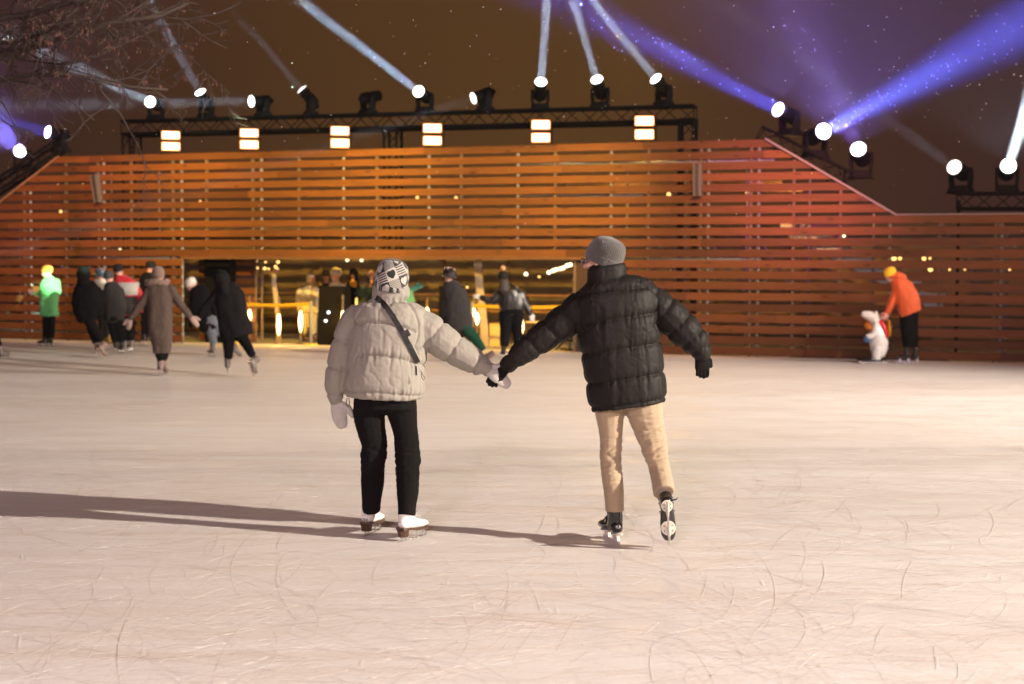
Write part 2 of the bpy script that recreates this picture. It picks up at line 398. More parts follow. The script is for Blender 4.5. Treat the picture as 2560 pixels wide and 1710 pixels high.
# snow-covered capping along the slopes and the low right run
mb = MB()
def strip(mb, p, q, y0, y1, t):
    p = V(p); q = V(q); d = (q - p).normalized(); up = V((-d.z, 0, d.x)); 
    if up.z < 0: up = -up
    c = []
    for zz in (0, t):
        for (pt, y) in ((p, y0), (q, y0), (q, y1), (p, y1)): c.append(V((pt.x, y, pt.z)) + up * zz)
    mb.hexa(c)
strip(mb, (sR0 + .05, 0, ZTOP), (sR1, 0, ZLOW + .005), -.012, .12, .035)
strip(mb, (sR1, 0, ZLOW + .006), (34, 0, ZLOW + .006), -.012, .12, .022)
mb.out('capping', M['trim'], wall, keep=False)
mb = MB(); strip(mb, (sL1, 0, ZLOW + .005), (sL0 - .05, 0, ZTOP), -.004, .06, .02); mb.out('capping', mat('timber_edge', (.3, .17, .09), .7), wall, keep=False)
# galvanised standards and timber studs right behind the boards
def zmax_at(s):
    z = ZTOP
    if s > sR0: z = max(ZLOW, ZTOP - (s - sR0) / (sR1 - sR0) * (ZTOP - ZLOW))
    if s < sL0: z = max(ZLOW, ZTOP - (sL0 - s) / (sL0 - sL1) * (ZTOP - ZLOW))
    return z
post_s = [S(p) for p in (258, 452, 651, 856, 1069, 1291, 1524, 1767, 1893, 2222, 2503, 2790)] + [S(258) - 1.98 * i for i in (1, 2)]
for s in post_s:
    inside = OP0 + .1 < s < OP1 - .1
    mb = MB(); z0 = ZB[9] if inside else 0.0
    mb.tube((s, .065, z0), (s, .065, zmax_at(s) - .10), .024, 8)
    for k in range(9 if inside else 0, 20):
        z = ZB[k] + BH + .03
        if z < zmax_at(s) - .15: mb.tube((s, .065, z - .022), (s, .065, z + .022), .034, 6)
    mb.out('standard', M['galv'], wall, smooth=False, keep=False)
for p in (60, 164, 245, 327, 431, 515, 630, 745, 940, 1150, 1385, 1618, 1749, 1874, 1981, 2098, 2346, 2487, 2640):
    s = S(p); inside = OP0 + .1 < s < OP1 - .1
    mb = MB(); mb.box((s - .022, BT + .004, ZB[9] if inside else 0.0), (s + .022, .10, zmax_at(s) - .03)); mb.out('stud', M['stud'], wall, keep=False)
for (z, a, b, y) in ((ZB[9] - .045, S(1510), S(1900), .10), (ZB[9] - .04, S(160), S(450), .10), (ZB[17] + BH + .03, S(1290), S(1930), .12), (ZB[14] + BH + .03, S(1290), S(1600), .14)):
    mb = MB(); mb.tube((a, y, z), (b, y, z), .03, 8); mb.out('ledger_pipe', M['galv'], wall, smooth=True, keep=False)
# recessed return of the opening: boards set back from the front
me = boards(lambda k: [(S(440), S(637, 700, .95))] if k < 9 else [], 11, depth=.95, clip=False, tint=(.8, 1.15)); me.materials.append(M['wood'])
link('recessed_boards', me, None, wall, keep=False)
mb = MB(); mb.box((S(455) + .01, .982, .0), (S(636, 700, .95), 1.03, ZB[9])); mb.out('recess_backing', mat('dark_backing', (.03, .02, .015), .8), wall, keep=False)

# scaffold behind the wall
sca = empty('scaffold_frame', wl(8, 1.4, 0), 'grey steel scaffolding with braces seen through the gaps of the timber wall', 'scaffold')
def sc_tube(name, s0, z0, s1, z1, off=1.4, r=.024):
    mb = MB(); mb.tube(wl(s0, off, z0), wl(s1, off, z1), r, 6); return mb.out(name, M['galv'], sca)
for s in [S(1524) + 1.25 * i for i in range(0, 12)] + [S(440) - 1.3 * i for i in range(1, 6)]: sc_tube('standard', s, 0, s, min(3.9, zmax_at(s) - .2))
for z in (.55, 2.02): sc_tube('ledger', S(1540), z, S(2900), z); sc_tube('ledger', S(-400), z, S(440), z)
for i, s in enumerate([S(1560), S(1700), S(1830), S(1960), S(2330), S(2480)]): sc_tube('brace', s, 2.75, s + 1.1, 1.1, 1.45)
for i, s in enumerate([S(1600), S(1640), S(1700), S(1745), S(1800), S(1850), S(1905), S(2400)]): sc_tube('brace', s, 1.72, s + (.16 if i % 2 else -.16), 1.36, 1.25, .018)
for s in (S(-60), S(40), S(110), S(150)): sc_tube('brace', s, 1.2, s + .9, 2.6, 1.3, .035)
mb = MB(); mb.hexa([wl(a, b, c) for c in (2.03, 2.08) for a, b in ((OP0 - .2, .25), (OP1 + .2, .25), (OP1 + .2, .9), (OP0 - .2, .9))]); mb.out('deck', M['stud'], sca)
mb = MB(); n_ = 7
for i in range(n_):
    s = S(1925) + i * .46; z = 2.62 - i * .235
    mb.hexa([wl(s, 1.9, z - .03), wl(s + .42, 1.9, z - .03), wl(s + .42, 2.7, z - .03), wl(s, 2.7, z - .03), wl(s, 1.9, z + .02), wl(s + .42, 1.9, z + .02), wl(s + .42, 2.7, z + .02), wl(s, 2.7, z + .02)])
a, b = wl(S(1915), 1.85, 2.72), wl(S(1915) + n_ * .46, 1.85, 2.72 - n_ * .235)
mb.hexa([a - V((0, 0, .26)), b - V((0, 0, .26)), b - V((0, 0, .26)) + WN * .04, a - V((0, 0, .26)) + WN * .04, a, b, b + WN * .04, a + WN * .04])
mb.out('stair', mat('stair_steel', (.55, .54, .56), .5, .3), sca)

# ------------------------------------------------------------------ trusses
def truss_mesh(mb, a, b, wid=.29, up=V((0, 0, 1)), chord=.033, step=.34):
    a = V(a); b = V(b); t = (b - a).normalized(); sd = t.cross(up).normalized(); u2 = sd.cross(t).normalized(); h = wid / 2
    cs = [(sd * i * h + u2 * j * h) for i, j in ((-1, -1), (1, -1), (1, 1), (-1, 1))]
    for c in cs: mb.tube(a + c, b + c, chord, 6)
    n = max(2, int(round((b - a).length / step)))
    for f in range(4):
        c0, c1 = cs[f], cs[(f + 1) % 4]
        for i in range(n):
            p = a + (b - a) * (i / n); q = a + (b - a) * ((i + 1) / n)
            if i % 2: mb.tube(p + c0, q + c1, .013, 4)
            else: mb.tube(p + c1, q + c0, .013, 4)
        for i in (0, n): 
            p = a + (b - a) * (i / n); mb.tube(p + c0, p + c1, .014, 4)
TO = .55
tr = empty('lighting_truss', W(1000, 870, TO), 'long black lattice truss on three legs standing above the timber wall', 'truss')
ta, tb_ = W(312, 320, TO), W(1738, 284, TO)
mb = MB(); truss_mesh(mb, ta, tb_); mb.out('beam', M['truss'], tr)
for px in (329, 982, 1720):
    p = W(px, 300, TO); q = V((p.x, p.y, 2.08 if px == 982 else 0)); p = V((p.x, p.y, (ta.z + (tb_.z - ta.z) * 0.5) - .14))
    mb = MB(); truss_mesh(mb, q, p, up=WN); mb.out('leg', M['truss'], tr)
mb = MB(); mb.tube(ta - V((0, 0, .17)), tb_ - V((0, 0, .17)), .03, 6); mb.tube(ta - V((0, 0, .2)) + WN * .1, tb_ - V((0, 0, .2)) + WN * .1, .018, 5)
mb.out('cable_bundle', M['black_metal'], tr)

st = empty('sloping_truss', W(2000, 400, .3), 'black lattice truss fixed along the sloping right shoulder of the wall', 'truss')
mb = MB(); truss_mesh(mb, W(1900, 333, .3), W(2120, 447, .3), .26); mb.out('beam', M['truss'], st)
for x0, y0, x1, y1 in ((1985, 410, 1985, 380), (2068, 455, 2070, 425), (2110, 460, 2113, 420)): mb = MB(); mb.tube(W(x0, y0, .3), W(x1, y1, .3), .022, 5); mb.out('bracket', M['truss'], st)
st2 = empty('sloping_truss', W(60, 430, .3), 'black lattice truss fixed along the sloping left shoulder of the wall', 'truss')
mb = MB(); truss_mesh(mb, W(150, 366, .3), W(-60, 503, .3), .26); mb.out('beam', M['truss'], st2)
st3 = empty('low_truss', W(2480, 500, .45), 'short black lattice truss over the low right end of the wall', 'truss')
mb = MB(); truss_mesh(mb, W(2392, 503, .45), W(2720, 503, .45), .28); mb.out('beam', M['truss'], st3)
mb = MB(); mb.tube(W(2397, 500, .45), V((*W(2397, 500, .45).xy, 0)), .03, 6); mb.tube(W(2620, 500, .45), V((*W(2620, 500, .45).xy, 0)), .03, 6); mb.out('leg', M['truss'], st3)

# ------------------------------------------------------------------ moving heads and their beams
def moving_head(base, d, label, lens, group, scale=1.0, beam=None, name='moving_head_light'):
    """base = point it stands on; d = direction it shines"""
    base = V(base); d = V(d).normalized(); s = scale
    r = empty(name, base, label, 'stage light', group)
    pan = V((d.x, d.y, 0)); pan = pan.normalized() if pan.length > .05 else V((0, -1, 0))
    ax = V((-pan.y, pan.x, 0)); B = Matrix.Translation(base)
    Mx = Matrix(((ax.x, pan.x, 0, base.x), (ax.y, pan.y, 0, base.y), (0, 0, 1, base.z), (0, 0, 0, 1)))
    mb = MB()
    mb.loft([V((0, 0, .015)), V((0, 0, .10 * s))], [.20 * s, .18 * s], [.17 * s, .15 * s], side=(1, 0, 0), n=16, ex=5, dome=False, M=Mx)
    for x in (-.17, .17): mb.box((x * s - .03, -.16 * s, 0), (x * s + .03, .16 * s, .02), Mx)
    mb.out('base', M['black_metal'], r)
    c = base + V((0, 0, .36 * s)); mb = MB()
    mb.loft([V((0, 0, .10 * s)), V((0, 0, .135 * s))], [.17 * s, .17 * s], [.08 * s] * 2, side=(1, 0, 0), n=14, ex=4, dome=False, M=Mx)
    for x in (-1, 1):
        mb.loft([V((x * .15 * s, 0, .12 * s)), V((x * .165 * s, 0, .25 * s)), V((x * .16 * s, 0, .40 * s))], [.03 * s] * 3, [.085 * s, .085 * s, .06 * s], side=(1, 0, 0), n=10, ex=3, M=Mx)
    mb.out('yoke', M['black_metal'], r)
    mb = MB()
    mb.loft([c - d * .17 * s, c - d * .12 * s, c, c + d * .12 * s, c + d * .19 * s], [.075 * s, .115 * s, .125 * s, .115 * s, .125 * s], n=16, dome=True)
    for k in range(5): mb.loft([c - d * (.13 - .03 * k) * s, c - d * (.12 - .03 * k) * s], [.132 * s] * 2, n=14, dome=False)
    h = mb.out('lamp_housing', M['black_metal'], r)
    lc = c + d * .285 * s; mb = MB(); mb.loft([lc, lc + d * .012], [.118 * s] * 2, n=20, dome=False); mb.loft([lc, lc + d * .03 * s], [.09 * s, .05 * s], n=18, dome=False); mb.out('lens', lens, r)
    if beam:
        e, col, spread, size = beam
        l = lamp('beam_lamp', 'AREA', lc + d * .05, lc + d * 5, e, col, shape='DISK', size=size, spread=R(spread))
        l.parent = r; l.matrix_parent_inverse = world_of(r).inverted()
    return r, lc
COLD = (.80, .90, 1.0)
GH = 'moving heads standing in a row on the long truss'
def head_on_truss(px, off, p2, toward, label, lens, beam, group=GH, off_y=0.0, zfix=None):
    q = W(px, 280, off); tz = ta.z + (tb_.z - ta.z) * ((q - ta).dot(WU) / (tb_ - ta).length) + .15 + off_y
    b = V((q.x, q.y, tz)); c = b + V((0, 0, .36))
    d = P(p2[0], p2[1], c.y + toward) - c
    return moving_head(b, d, label, lens, group, 1.0, beam)
BE = 2200
head_on_truss(390, TO, (50, 105), -5.5, 'moving head at the left end of the long truss, hazy beam up to the left', M['lens_white'], (BE * .5, COLD, 3.0, .2))
head_on_truss(516, TO, (370, 0), -1.5, 'second stage light on the long truss, tilted steeply up and slightly left', M['lens_white'], (BE * .4, COLD, 2.4, .18))
head_on_truss(658, TO, (200, 262), -2.6, 'stage light on the long truss lying flat and shining level to the left', M['lens_white'], (BE * .3, COLD, 2.6, .2))
head_on_truss(777, TO, (560, 0), -.5, 'stage light on the long truss with a pale side panel and a faint thin beam', M['lens_dim'], (BE * .16, (.9, .9, .95), 2, .14))
head_on_truss(920, TO, (1250, 175), 2.5, 'dark unlit stage light turned away above the middle truss leg', M['black_metal'], None)
head_on_truss(1062, TO, (750, 0), -4.5, 'brightest white stage light on the long truss, just right of the middle leg', M['lens_white'], (BE * .85, COLD, 1.8, .16))
head_on_truss(1213, TO, (960, 320), -1.0, 'black stage light on the long truss dipping down to the left', M['lens_dim'], (BE * .08, (.9, .9, .95), 2.5, .18))
head_on_truss(1350, TO, (1367, 0), -1.8, 'stage light on the long truss aimed straight up above the fifth floodlight', M['lens_white'], (BE * 1.1, COLD, 1.6, .17))
head_on_truss(1500, TO, (1432, 0), -1.5, 'stage light on the long truss, the next one right of the straight-up beam', M['lens_white'], (BE * .85, COLD, 1.6, .16))
head_on_truss(1659, TO, (1480, 0), -1.2, 'last stage light at the right end of the long truss, leaning up to the left', M['lens_white'], (BE * .85, COLD, 1.6, .16))
GV = 'violet stage lights on the sloping trusses'
VI = (.11, .13, 1.0)
def head_free(px, py, off, p2, toward, label, lens, beam, group, scale=1.0, halo=0, hc=(.35, .25, 1.0)):
    lc = W(px, py, off); d = (P(p2[0], p2[1], lc.y + toward) - lc).normalized()
    base = lc - d * .285 * scale - V((0, 0, .36 * scale))
    r, l2 = moving_head(base, d, label, lens, group, scale, beam)
    if halo:
        h = lamp('halo_lamp', 'SPOT', l2 + d * .2, l2 + d * .2 + V((d.x * .3, -.28, 1.0)), halo * 85, hc, shadow_soft_size=.12, spot_size=R(132), spot_blend=.35); h.parent = r; h.matrix_parent_inverse = world_of(r).inverted()
    return r
head_free(1946, 274, .3, (1330, -40), -3.5, 'violet stage light at the top of the right sloping truss, beam to the upper left', M['lens_violet'], (3600, VI, 9, .25), GV, 1.15, 200)
head_free(2058, 329, .3, (2560, 60), -6.5, 'middle violet stage light on the right sloping truss with the broad blue beam', M['lens_violet'], (8000, (.11, .15, 1.0), 9, .26), GV, 1.25, 480)
head_free(2146, 373, .3, (1960, -60), -5.5, 'lowest violet stage light on the right sloping truss, glowing without a sharp beam', M['lens_violet'], (1000, (.40, .25, 1.0), 14, .25), GV, 1.2, 330)
head_free(120, 330, .3, (-120, 270), -1.5, 'stage light at the top of the left sloping truss seen from its side', M['lens_violet'], (2100, VI, 12, .24), GV, 1.1, 0)
head_free(50, 378, .3, (-90, 250), -6, 'round glowing violet stage light low on the left sloping truss', M['lens_violet'], (3800, (.28, .22, 1.0), 16, .25), GV, 1.15, 130)
GR = 'white stage lights on the low right truss'
head_free(2386, 418, .45, (2140, 245), -3.2, 'left stage light on the low right truss with a faint beam to the upper left', M['lens_dim'], (BE * .05, (.9, .9, 1), 1.5, .2), GR, 1.15)
head_free(2521, 415, .45, (2575, 240), -3.5, 'bright cold white stage light on the low right truss beaming up at the picture edge', M['lens_white'], (BE * 2.2, COLD, 1.8, .18), GR, 1.15, 90, (.8, .9, 1.0))

# ------------------------------------------------------------------ twin-panel floodlights along the top of the wall
GF = 'twin-panel warm floodlights along the top of the wall'
for i, (px, yt, yb, m, lab) in enumerate((
        (427, 327, 377, 'led_warm', 'first twin-panel floodlight from the left, near the left truss leg'),
        (623, 321, 373, 'led_warm', 'second twin-panel floodlight from the left above the timber wall'),
        (850, 315, 370, 'led_warm', 'third twin-panel floodlight, left of the middle truss leg'),
        (1081, 308, 364, 'led_warm', 'fourth twin-panel floodlight, right of the middle truss leg'),
        (1352, 299, 357, 'led_warm', 'fifth twin-panel floodlight with a thin red rim, under the straight-up beam'),
        (1611, 289, 349, 'led_amber', 'amber twin-panel floodlight with the strongest golden glow, last on the right'))):
    off = .28; c = W(px, (yt + yb) / 2, off); sc_ = (c.y) / F; hh = (yb - yt) * sc_; wd = 42 * sc_ * (1 + i * .012)
    fw = (V((0, 0, CAMZ)) - c); fw.z *= .5; fw.normalize(); rt = V((-fw.y, fw.x, 0)).normalized(); up = rt.cross(fw) * -1
    if up.z < 0: up = -up
    Mx = Matrix(((rt.x, fw.x, up.x, c.x), (rt.y, fw.y, up.y, c.y), (rt.z, fw.z, up.z, c.z), (0, 0, 0, 1)))
    r = empty('floodlight', c - V((0, 0, hh * .6)), lab, 'floodlight', GF)
    mb = MB(); mb.box((-wd * .5, -.14, -hh * .54), (wd * .62, -.01, hh * .52), Mx)
    for k in range(9): mb.box((-wd * .46 + k * wd * .12, -.20, -hh * .45), (-wd * .44 + k * wd * .12, -.14, hh * .45), Mx)
    mb.out('housing', M['black_metal'], r)
    mb = MB(); mb.box((-wd * .62, -.10, -hh * .72), (wd * .68, .06, -hh * .60), Mx); mb.box((-wd * .6, -.08, -hh * .6), (-wd * .55, .0, .05), Mx); mb.box((wd * .66, -.08, -hh * .6), (wd * .7, .0, .05), Mx); mb.out('bracket', M['black_metal'], r)
    for zc in (.275, -.275):
        mb = MB(); mb.box((-wd * .53, -.004, (zc - .205) * hh), (wd * .53, .004, (zc + .205) * hh), Mx); rim = mb.out('led_glow_plate', M['led_glow_rim'], r)  # glowing plate, no lamp itself: imitates the orange glow round each panel
        mb = MB()
        for k in range(3):
            z = (zc + (k - 1) * .11) * hh
            mb.loft([V((-wd * .44, .012, z)), V((wd * .44, .012, z))], [hh * .058] * 2, [.02, .02], side=(0, 0, 1), n=10, dome=True, M=Mx)
        mb.out('led_panel', M[m], r)
    l = lamp('panel_lamp', 'AREA', c + fw * .12, c + fw * 4, 34 if i < 5 else 120, (1.0, .70, .38) if i < 5 else (1.0, .55, .12), shape='RECTANGLE', size=wd, size_y=hh)
    l.parent = r; l.matrix_parent_inverse = world_of(r).inverted()
    if i == 5:
        h = lamp('halo_lamp', 'SPOT', c + fw * .9, c + fw * .9 + V((0, 0, 1)), 9000, (1.0, .5, .08), shadow_soft_size=.15, spot_size=R(80), spot_blend=.3); h.parent = r; h.matrix_parent_inverse = world_of(r).inverted()

# slim speakers hung on the face of the wall
def speaker(corners, label):
    c = [W(x, y, -.16) for x, y in corners]; bk = [p + WN * .13 for p in c]
    r = empty('column_speaker', (c[2] + c[3]) / 2, label, 'speaker', 'slim column speakers hung on the timber wall')
    mb = MB(); mb.hexa([c[3], c[2], bk[2], bk[3], c[0], c[1], bk[1], bk[0]]); mb.out('cabinet', mat('speaker_cabinet', (.09, .08, .08), .6), r)
    ce = sum(c, V()) / 4; g_ = [ce + (p - ce) * .99 + (V((0, 0, CAMZ)) - ce).normalized() * .012 for p in c]
    w0 = (g_[1] - g_[0]) * .28; q = [g_[0] + w0, g_[1] - w0, g_[2] - w0, g_[3] + w0]
    mb = MB(); mb.add(q + [p + WN * .01 for p in q], [(0, 1, 2, 3), (7, 6, 5, 4), (0, 4, 5, 1), (1, 5, 6, 2), (2, 6, 7, 3), (3, 7, 4, 0)]); mb.out('grille', mat('speaker_grille', (.02, .02, .022), .5), r)
    for i_ in (0, 2): mb = MB(); q_ = bk[i_] * .5 + bk[i_ + 1] * .5; mb.tube(q_ - WN * .05, q_ + WN * .14, .015, 5); mb.out('bracket', M['galv'], r)
speaker([(223.5, 439), (240, 435), (249, 505), (234, 507)], 'tilted slim column speaker on the left part of the timber wall')
speaker([(1731, 408), (1752, 408), (1752, 490), (1732, 490)], 'upright slim column speaker on the upper right part of the timber wall')

fg = empty('front_lighting_truss', (0, 20, 0), 'unseen lattice truss high over the rink carrying amber wash lights and an added light flag', 'truss')
mb = MB(); truss_mesh(mb, (-16, 25.2, 7.75), (17, 14.2, 7.75), .3, step=.5); mb.out('beam', M['truss'], fg)
vy = lambda x: 22.7 - .421 * (x + 7.2) + 1.25
mb = MB(); mb.hexa([V((x, vy(x) + e, z)) for z in (6.90, 7.85) for x, e in ((-18, 0), (18, 0), (18, .03), (-18, .03))]); mb.out('added_light_flag', M['black_metal'], fg)  # unseen board added to keep amber light off the truss and heads
for x_, y_ in ((-16, 25.2), (17, 14.2)): mb = MB(); truss_mesh(mb, (x_, y_, 0), (x_, y_, 7.6), .3, up=V((0, 1, 0)), step=.5); mb.out('leg', M['truss'], fg)
# unseen rig added behind the camera for fill and wash lights; masts on the right
rg = empty('rear_lighting_truss', (0, -7, 0), 'unseen lattice truss on two legs behind the camera carrying wash and added fill lights', 'truss')
mb = MB(); truss_mesh(mb, (-11, -7, 7.2), (12, -7, 7.2), .3, step=.5); mb.out('beam', M['truss'], rg)
for x in (-11, 12): mb = MB(); truss_mesh(mb, (x, -7, 0), (x, -7, 7.05), .3, up=V((0, 1, 0)), step=.5); mb.out('leg', M['truss'], rg)
for KY, lb in ((KEY, 'tall steel mast with a rink floodlight right of the camera'), (KEY2, 'tall steel mast with a rink floodlight at the far right of the rink')):
    mm = empty('floodlight_mast', (KY.x + .5, KY.y, 0), lb, 'mast')
    mb = MB(); mb.tube((KY.x + .5, KY.y, 0), (KY.x + .5, KY.y, 9.25), .09, 12, .06); mb.tube((KY.x + .5, KY.y, 9.2), (KY.x + .2, KY.y, 9.2), .04); mb.out('pole', M['galv'], mm)
    mb = MB(); mb.box((KY.x + .16, KY.y - .2, 8.8), (KY.x + .36, KY.y + .2, 9.22)); mb.out('lamp_housing', M['black_metal'], mm)

# ------------------------------------------------------------------ air with fine snow: haze box and flakes
hz = bpy.data.materials.new('night_haze'); hz.use_nodes = True; nt = hz.node_tree; nt.nodes.clear()
ou = nt.nodes.new('ShaderNodeOutputMaterial'); pv = nt.nodes.new('ShaderNodeVolumePrincipled')
pv.inputs['Density'].default_value = .00020; pv.inputs['Color'].default_value = (.85, .87, .92, 1); pv.inputs['Anisotropy'].default_value = .15
nt.links.new(pv.outputs[0], ou.inputs['Volume'])
mb = MB(); mb.box((-76, -27, -1.05), (76, 96, 9.3)); o = mb.out('haze', hz); tag(o, kind='stuff')
rnd = random.Random(12); mb = MB()
for i in range(260):
    y = rnd.uniform(13, 31); x = rnd.uniform(-.40, .40) * y; z = rnd.uniform(3.4, 1.7 + .2 * y) if rnd.random() < .85 else rnd.uniform(1.8, 4)
    r_ = rnd.uniform(.003, .007)
    p = V((x, y, z)); mb.add([p + V((r_, 0, 0)), p + V((-r_, 0, 0)), p + V((0, r_, 0)), p + V((0, -r_, 0)), p + V((0, 0, r_)), p + V((0, 0, -r_))],
        [(0, 2, 4), (2, 1, 4), (1, 3, 4), (3, 0, 4), (2, 0, 5), (1, 2, 5), (3, 1, 5), (0, 3, 5)])
for (x0, y0, x1, y1, n_, dz) in ((2058, 329, 2560, 60, 150, -6.5), (1946, 274, 1330, -40, 80, -3.5), (1054, 229, 750, 0, 14, -4.5), (1646, 197, 1480, 0, 12, -1.2), (378, 251, 50, 105, 14, -5.5), (1960, 40, 2146, 373, 40, 5.5)):
    for i in range(n_):
        t = rnd.random() ** .8; p = W(x0, y0, .3).lerp(P(x1, y1, W(x0, y0, .3).y + dz), t) + V((rnd.gauss(0, .35), rnd.gauss(0, .3), rnd.gauss(0, .35))) * (.15 + t) * (1 if n_ > 20 else .25); r_ = rnd.uniform(.003, .009)
        mb.add([p + V((r_, 0, 0)), p + V((-r_, 0, 0)), p + V((0, r_, 0)), p + V((0, -r_, 0)), p + V((0, 0, r_)), p + V((0, 0, -r_))], [(0, 2, 4), (2, 1, 4), (1, 3, 4), (3, 0, 4), (2, 0, 5), (1, 2, 5), (3, 1, 5), (0, 3, 5)])
tag(mb.out('falling_snow', M['snow']), 'tiny snowflakes drifting through the light beams', 'snow', kind='stuff')

# ------------------------------------------------------------------ people
def cloth(name, col, rough=.85, **k):
    return mat(name, col, rough, **{**dict(bump=.25, bscale=120, sheen=(.25 if max(col) > .1 else 0), spec=(.5 if max(col) > .1 else .2)), **k})
def frame_of(fwd, up):
    up = V(up).normalized(); f = V(fwd); f = (f - up * f.dot(up)).normalized(); r = f.cross(up)
    return r, f, up              # right, forward, up
def mtx(c, r, f, u): return Matrix(((r.x, f.x, u.x, c.x), (r.y, f.y, u.y, c.y), (r.z, f.z, u.z, c.z), (0, 0, 0, 1)))
def head_shape(mb, Mh, k=1.0):
    """head in a local frame: x right, y forward, z up, origin at eye height in the middle of the skull"""
    mb.ball((0, -.012 * k, .022 * k), (.076 * k, .096 * k, .096 * k), Mh, 14)
    mb.ball((0, .022 * k, -.045 * k), (.056 * k, .062 * k, .075 * k), Mh, 12)      # jaw
    mb.ball((0, .066 * k, -.098 * k), (.024 * k, .020 * k, .018 * k), Mh, 8)        # chin
    mb.loft([V((0, .078, .01)) * k, V((0, .094, -.012)) * k, V((0, .104, -.034)) * k], [.009 * k, .011 * k, .015 * k], n=8, M=Mh)   # nose
    mb.loft([V((-.04, .076, .026)) * k, V((0, .088, .024)) * k, V((.04, .076, .026)) * k], [.010 * k] * 3, n=6, M=Mh)              # brow
    mb.loft([V((-.022, .083, -.066)) * k, V((0, .091, -.064)) * k, V((.022, .083, -.066)) * k], [.006 * k] * 3, n=6, M=Mh)         # lips
    for x in (-1, 1):
        mb.ball((x * .078 * k, -.005 * k, -.012 * k), (.010 * k, .018 * k, .030 * k), Mh, 8)                                       # ears
        mb.ball((x * .038 * k, .062 * k, -.028 * k), (.022 * k, .022 * k, .018 * k), Mh, 8)                                        # cheeks
def hand_shape(mb, wrist, d, nrm, side=1, k=1.0, curl=.5, fat=1.0):
    """palm, four unequal bent fingers and a thumb; d = towards the fingertips, nrm = back of the hand"""
    d = V(d).normalized(); nrm = V(nrm); nrm = (nrm - d * nrm.dot(d)).normalized(); s = d.cross(nrm) * side; w = V(wrist)
    def p(x, y, z): return w + s * (x * k) + d * (y * k) + nrm * (z * k)
    mb.loft([p(0, -.02, 0), p(0, .03, 0), p(0, .085, 0)], [.026 * k * fat, .036 * k * fat, .040 * k * fat], [.018 * k * fat, .017 * k * fat, .013 * k * fat], side=s, n=10)
    for i, (x, ln) in enumerate(((-.030, .062), (-.010, .074), (.011, .070), (.031, .054))):
        a = curl * (1 + .12 * i); q0 = p(x, .088, 0); q1 = q0 + (d * math.cos(a * .6) - nrm * math.sin(a * .6)) * ln * .5 * k
        q2 = q1 + (d * math.cos(a * 1.7) - nrm * math.sin(a * 1.7)) * ln * .5 * k
        mb.loft([q0 - d * .015 * k, q0, q1, q2], [.0105 * k * fat, .0105 * k * fat, .0098 * k * fat, .0085 * k * fat], n=7)
    mb.loft([p(-.030, .015, -.004), p(-.052, .045, -.012), p(-.056, .078, -.022)], [.014 * k * fat, .0125 * k * fat, .010 * k * fat], n=7)
def mitten_shape(mb, wrist, d, nrm, side=1, k=1.0):
    d = V(d).normalized(); nrm = V(nrm); nrm = (nrm - d * nrm.dot(d)).normalized(); s = d.cross(nrm) * side; w = V(wrist)
    def p(x, y, z): return w + s * (x * k) + d * (y * k) + nrm * (z * k)
    mb.loft([p(0, -.03, 0), p(0, .0, 0), p(0, .05, 0), p(.002, .10, -.006), p(.002, .15, -.02)], [.030 * k, .033 * k, .046 * k, .047 * k, .034 * k], [.026 * k, .027 * k, .028 * k, .026 * k, .020 * k], side=s, n=12)
    mb.loft([p(-.028, .02, .004), p(-.062, .055, .006), p(-.074, .105, .002)], [.024 * k, .023 * k, .018 * k], n=8)
def lathe(rows, Mx, n=28, cap=True, fn=None):
    """rows: (z, radius_side, radius_front, shift_front)"""
    vs = []; fs = []
    for i, (z, a, b, y) in enumerate(rows):
        for j in range(n):
            th = 2 * math.pi * j / n; q = 1 + (fn(th, i) if fn else 0)
            vs.append(Mx @ V((a * q * math.cos(th), y + b * q * math.sin(th), z)))
    m = len(rows)
    for i in range(m - 1):
        for j in range(n):
            a_, b_ = i * n + j, i * n + (j + 1) % n; fs.append((a_, b_, b_ + n, a_ + n))
    if cap: fs.append(tuple((m - 1) * n + j for j in range(n))); fs.append(tuple(range(n - 1, -1, -1)))
    return vs, fs
def hat_rows(k=1.0, h=.125, lo=-.012, slouch=0.0):
    rows = [(lo, .080, .102, -.004), (lo + .001, .089, .111, -.004), (lo + .028, .092, .114, -.006), (lo + .05, .0915, .1135, -.008)]
    z0 = lo + .05
    for i in range(1, 9):
        t = i / 8; c = math.cos(t * math.pi / 2 * .98) ** .62
        rows.append((z0 + (h - .03) * math.sin(t * math.pi / 2), .0915 * c + .002, .1135 * c + .002, -.008 - slouch * t))
    return [(z * k, a * k, b * k, y * k) for z, a, b, y in rows]
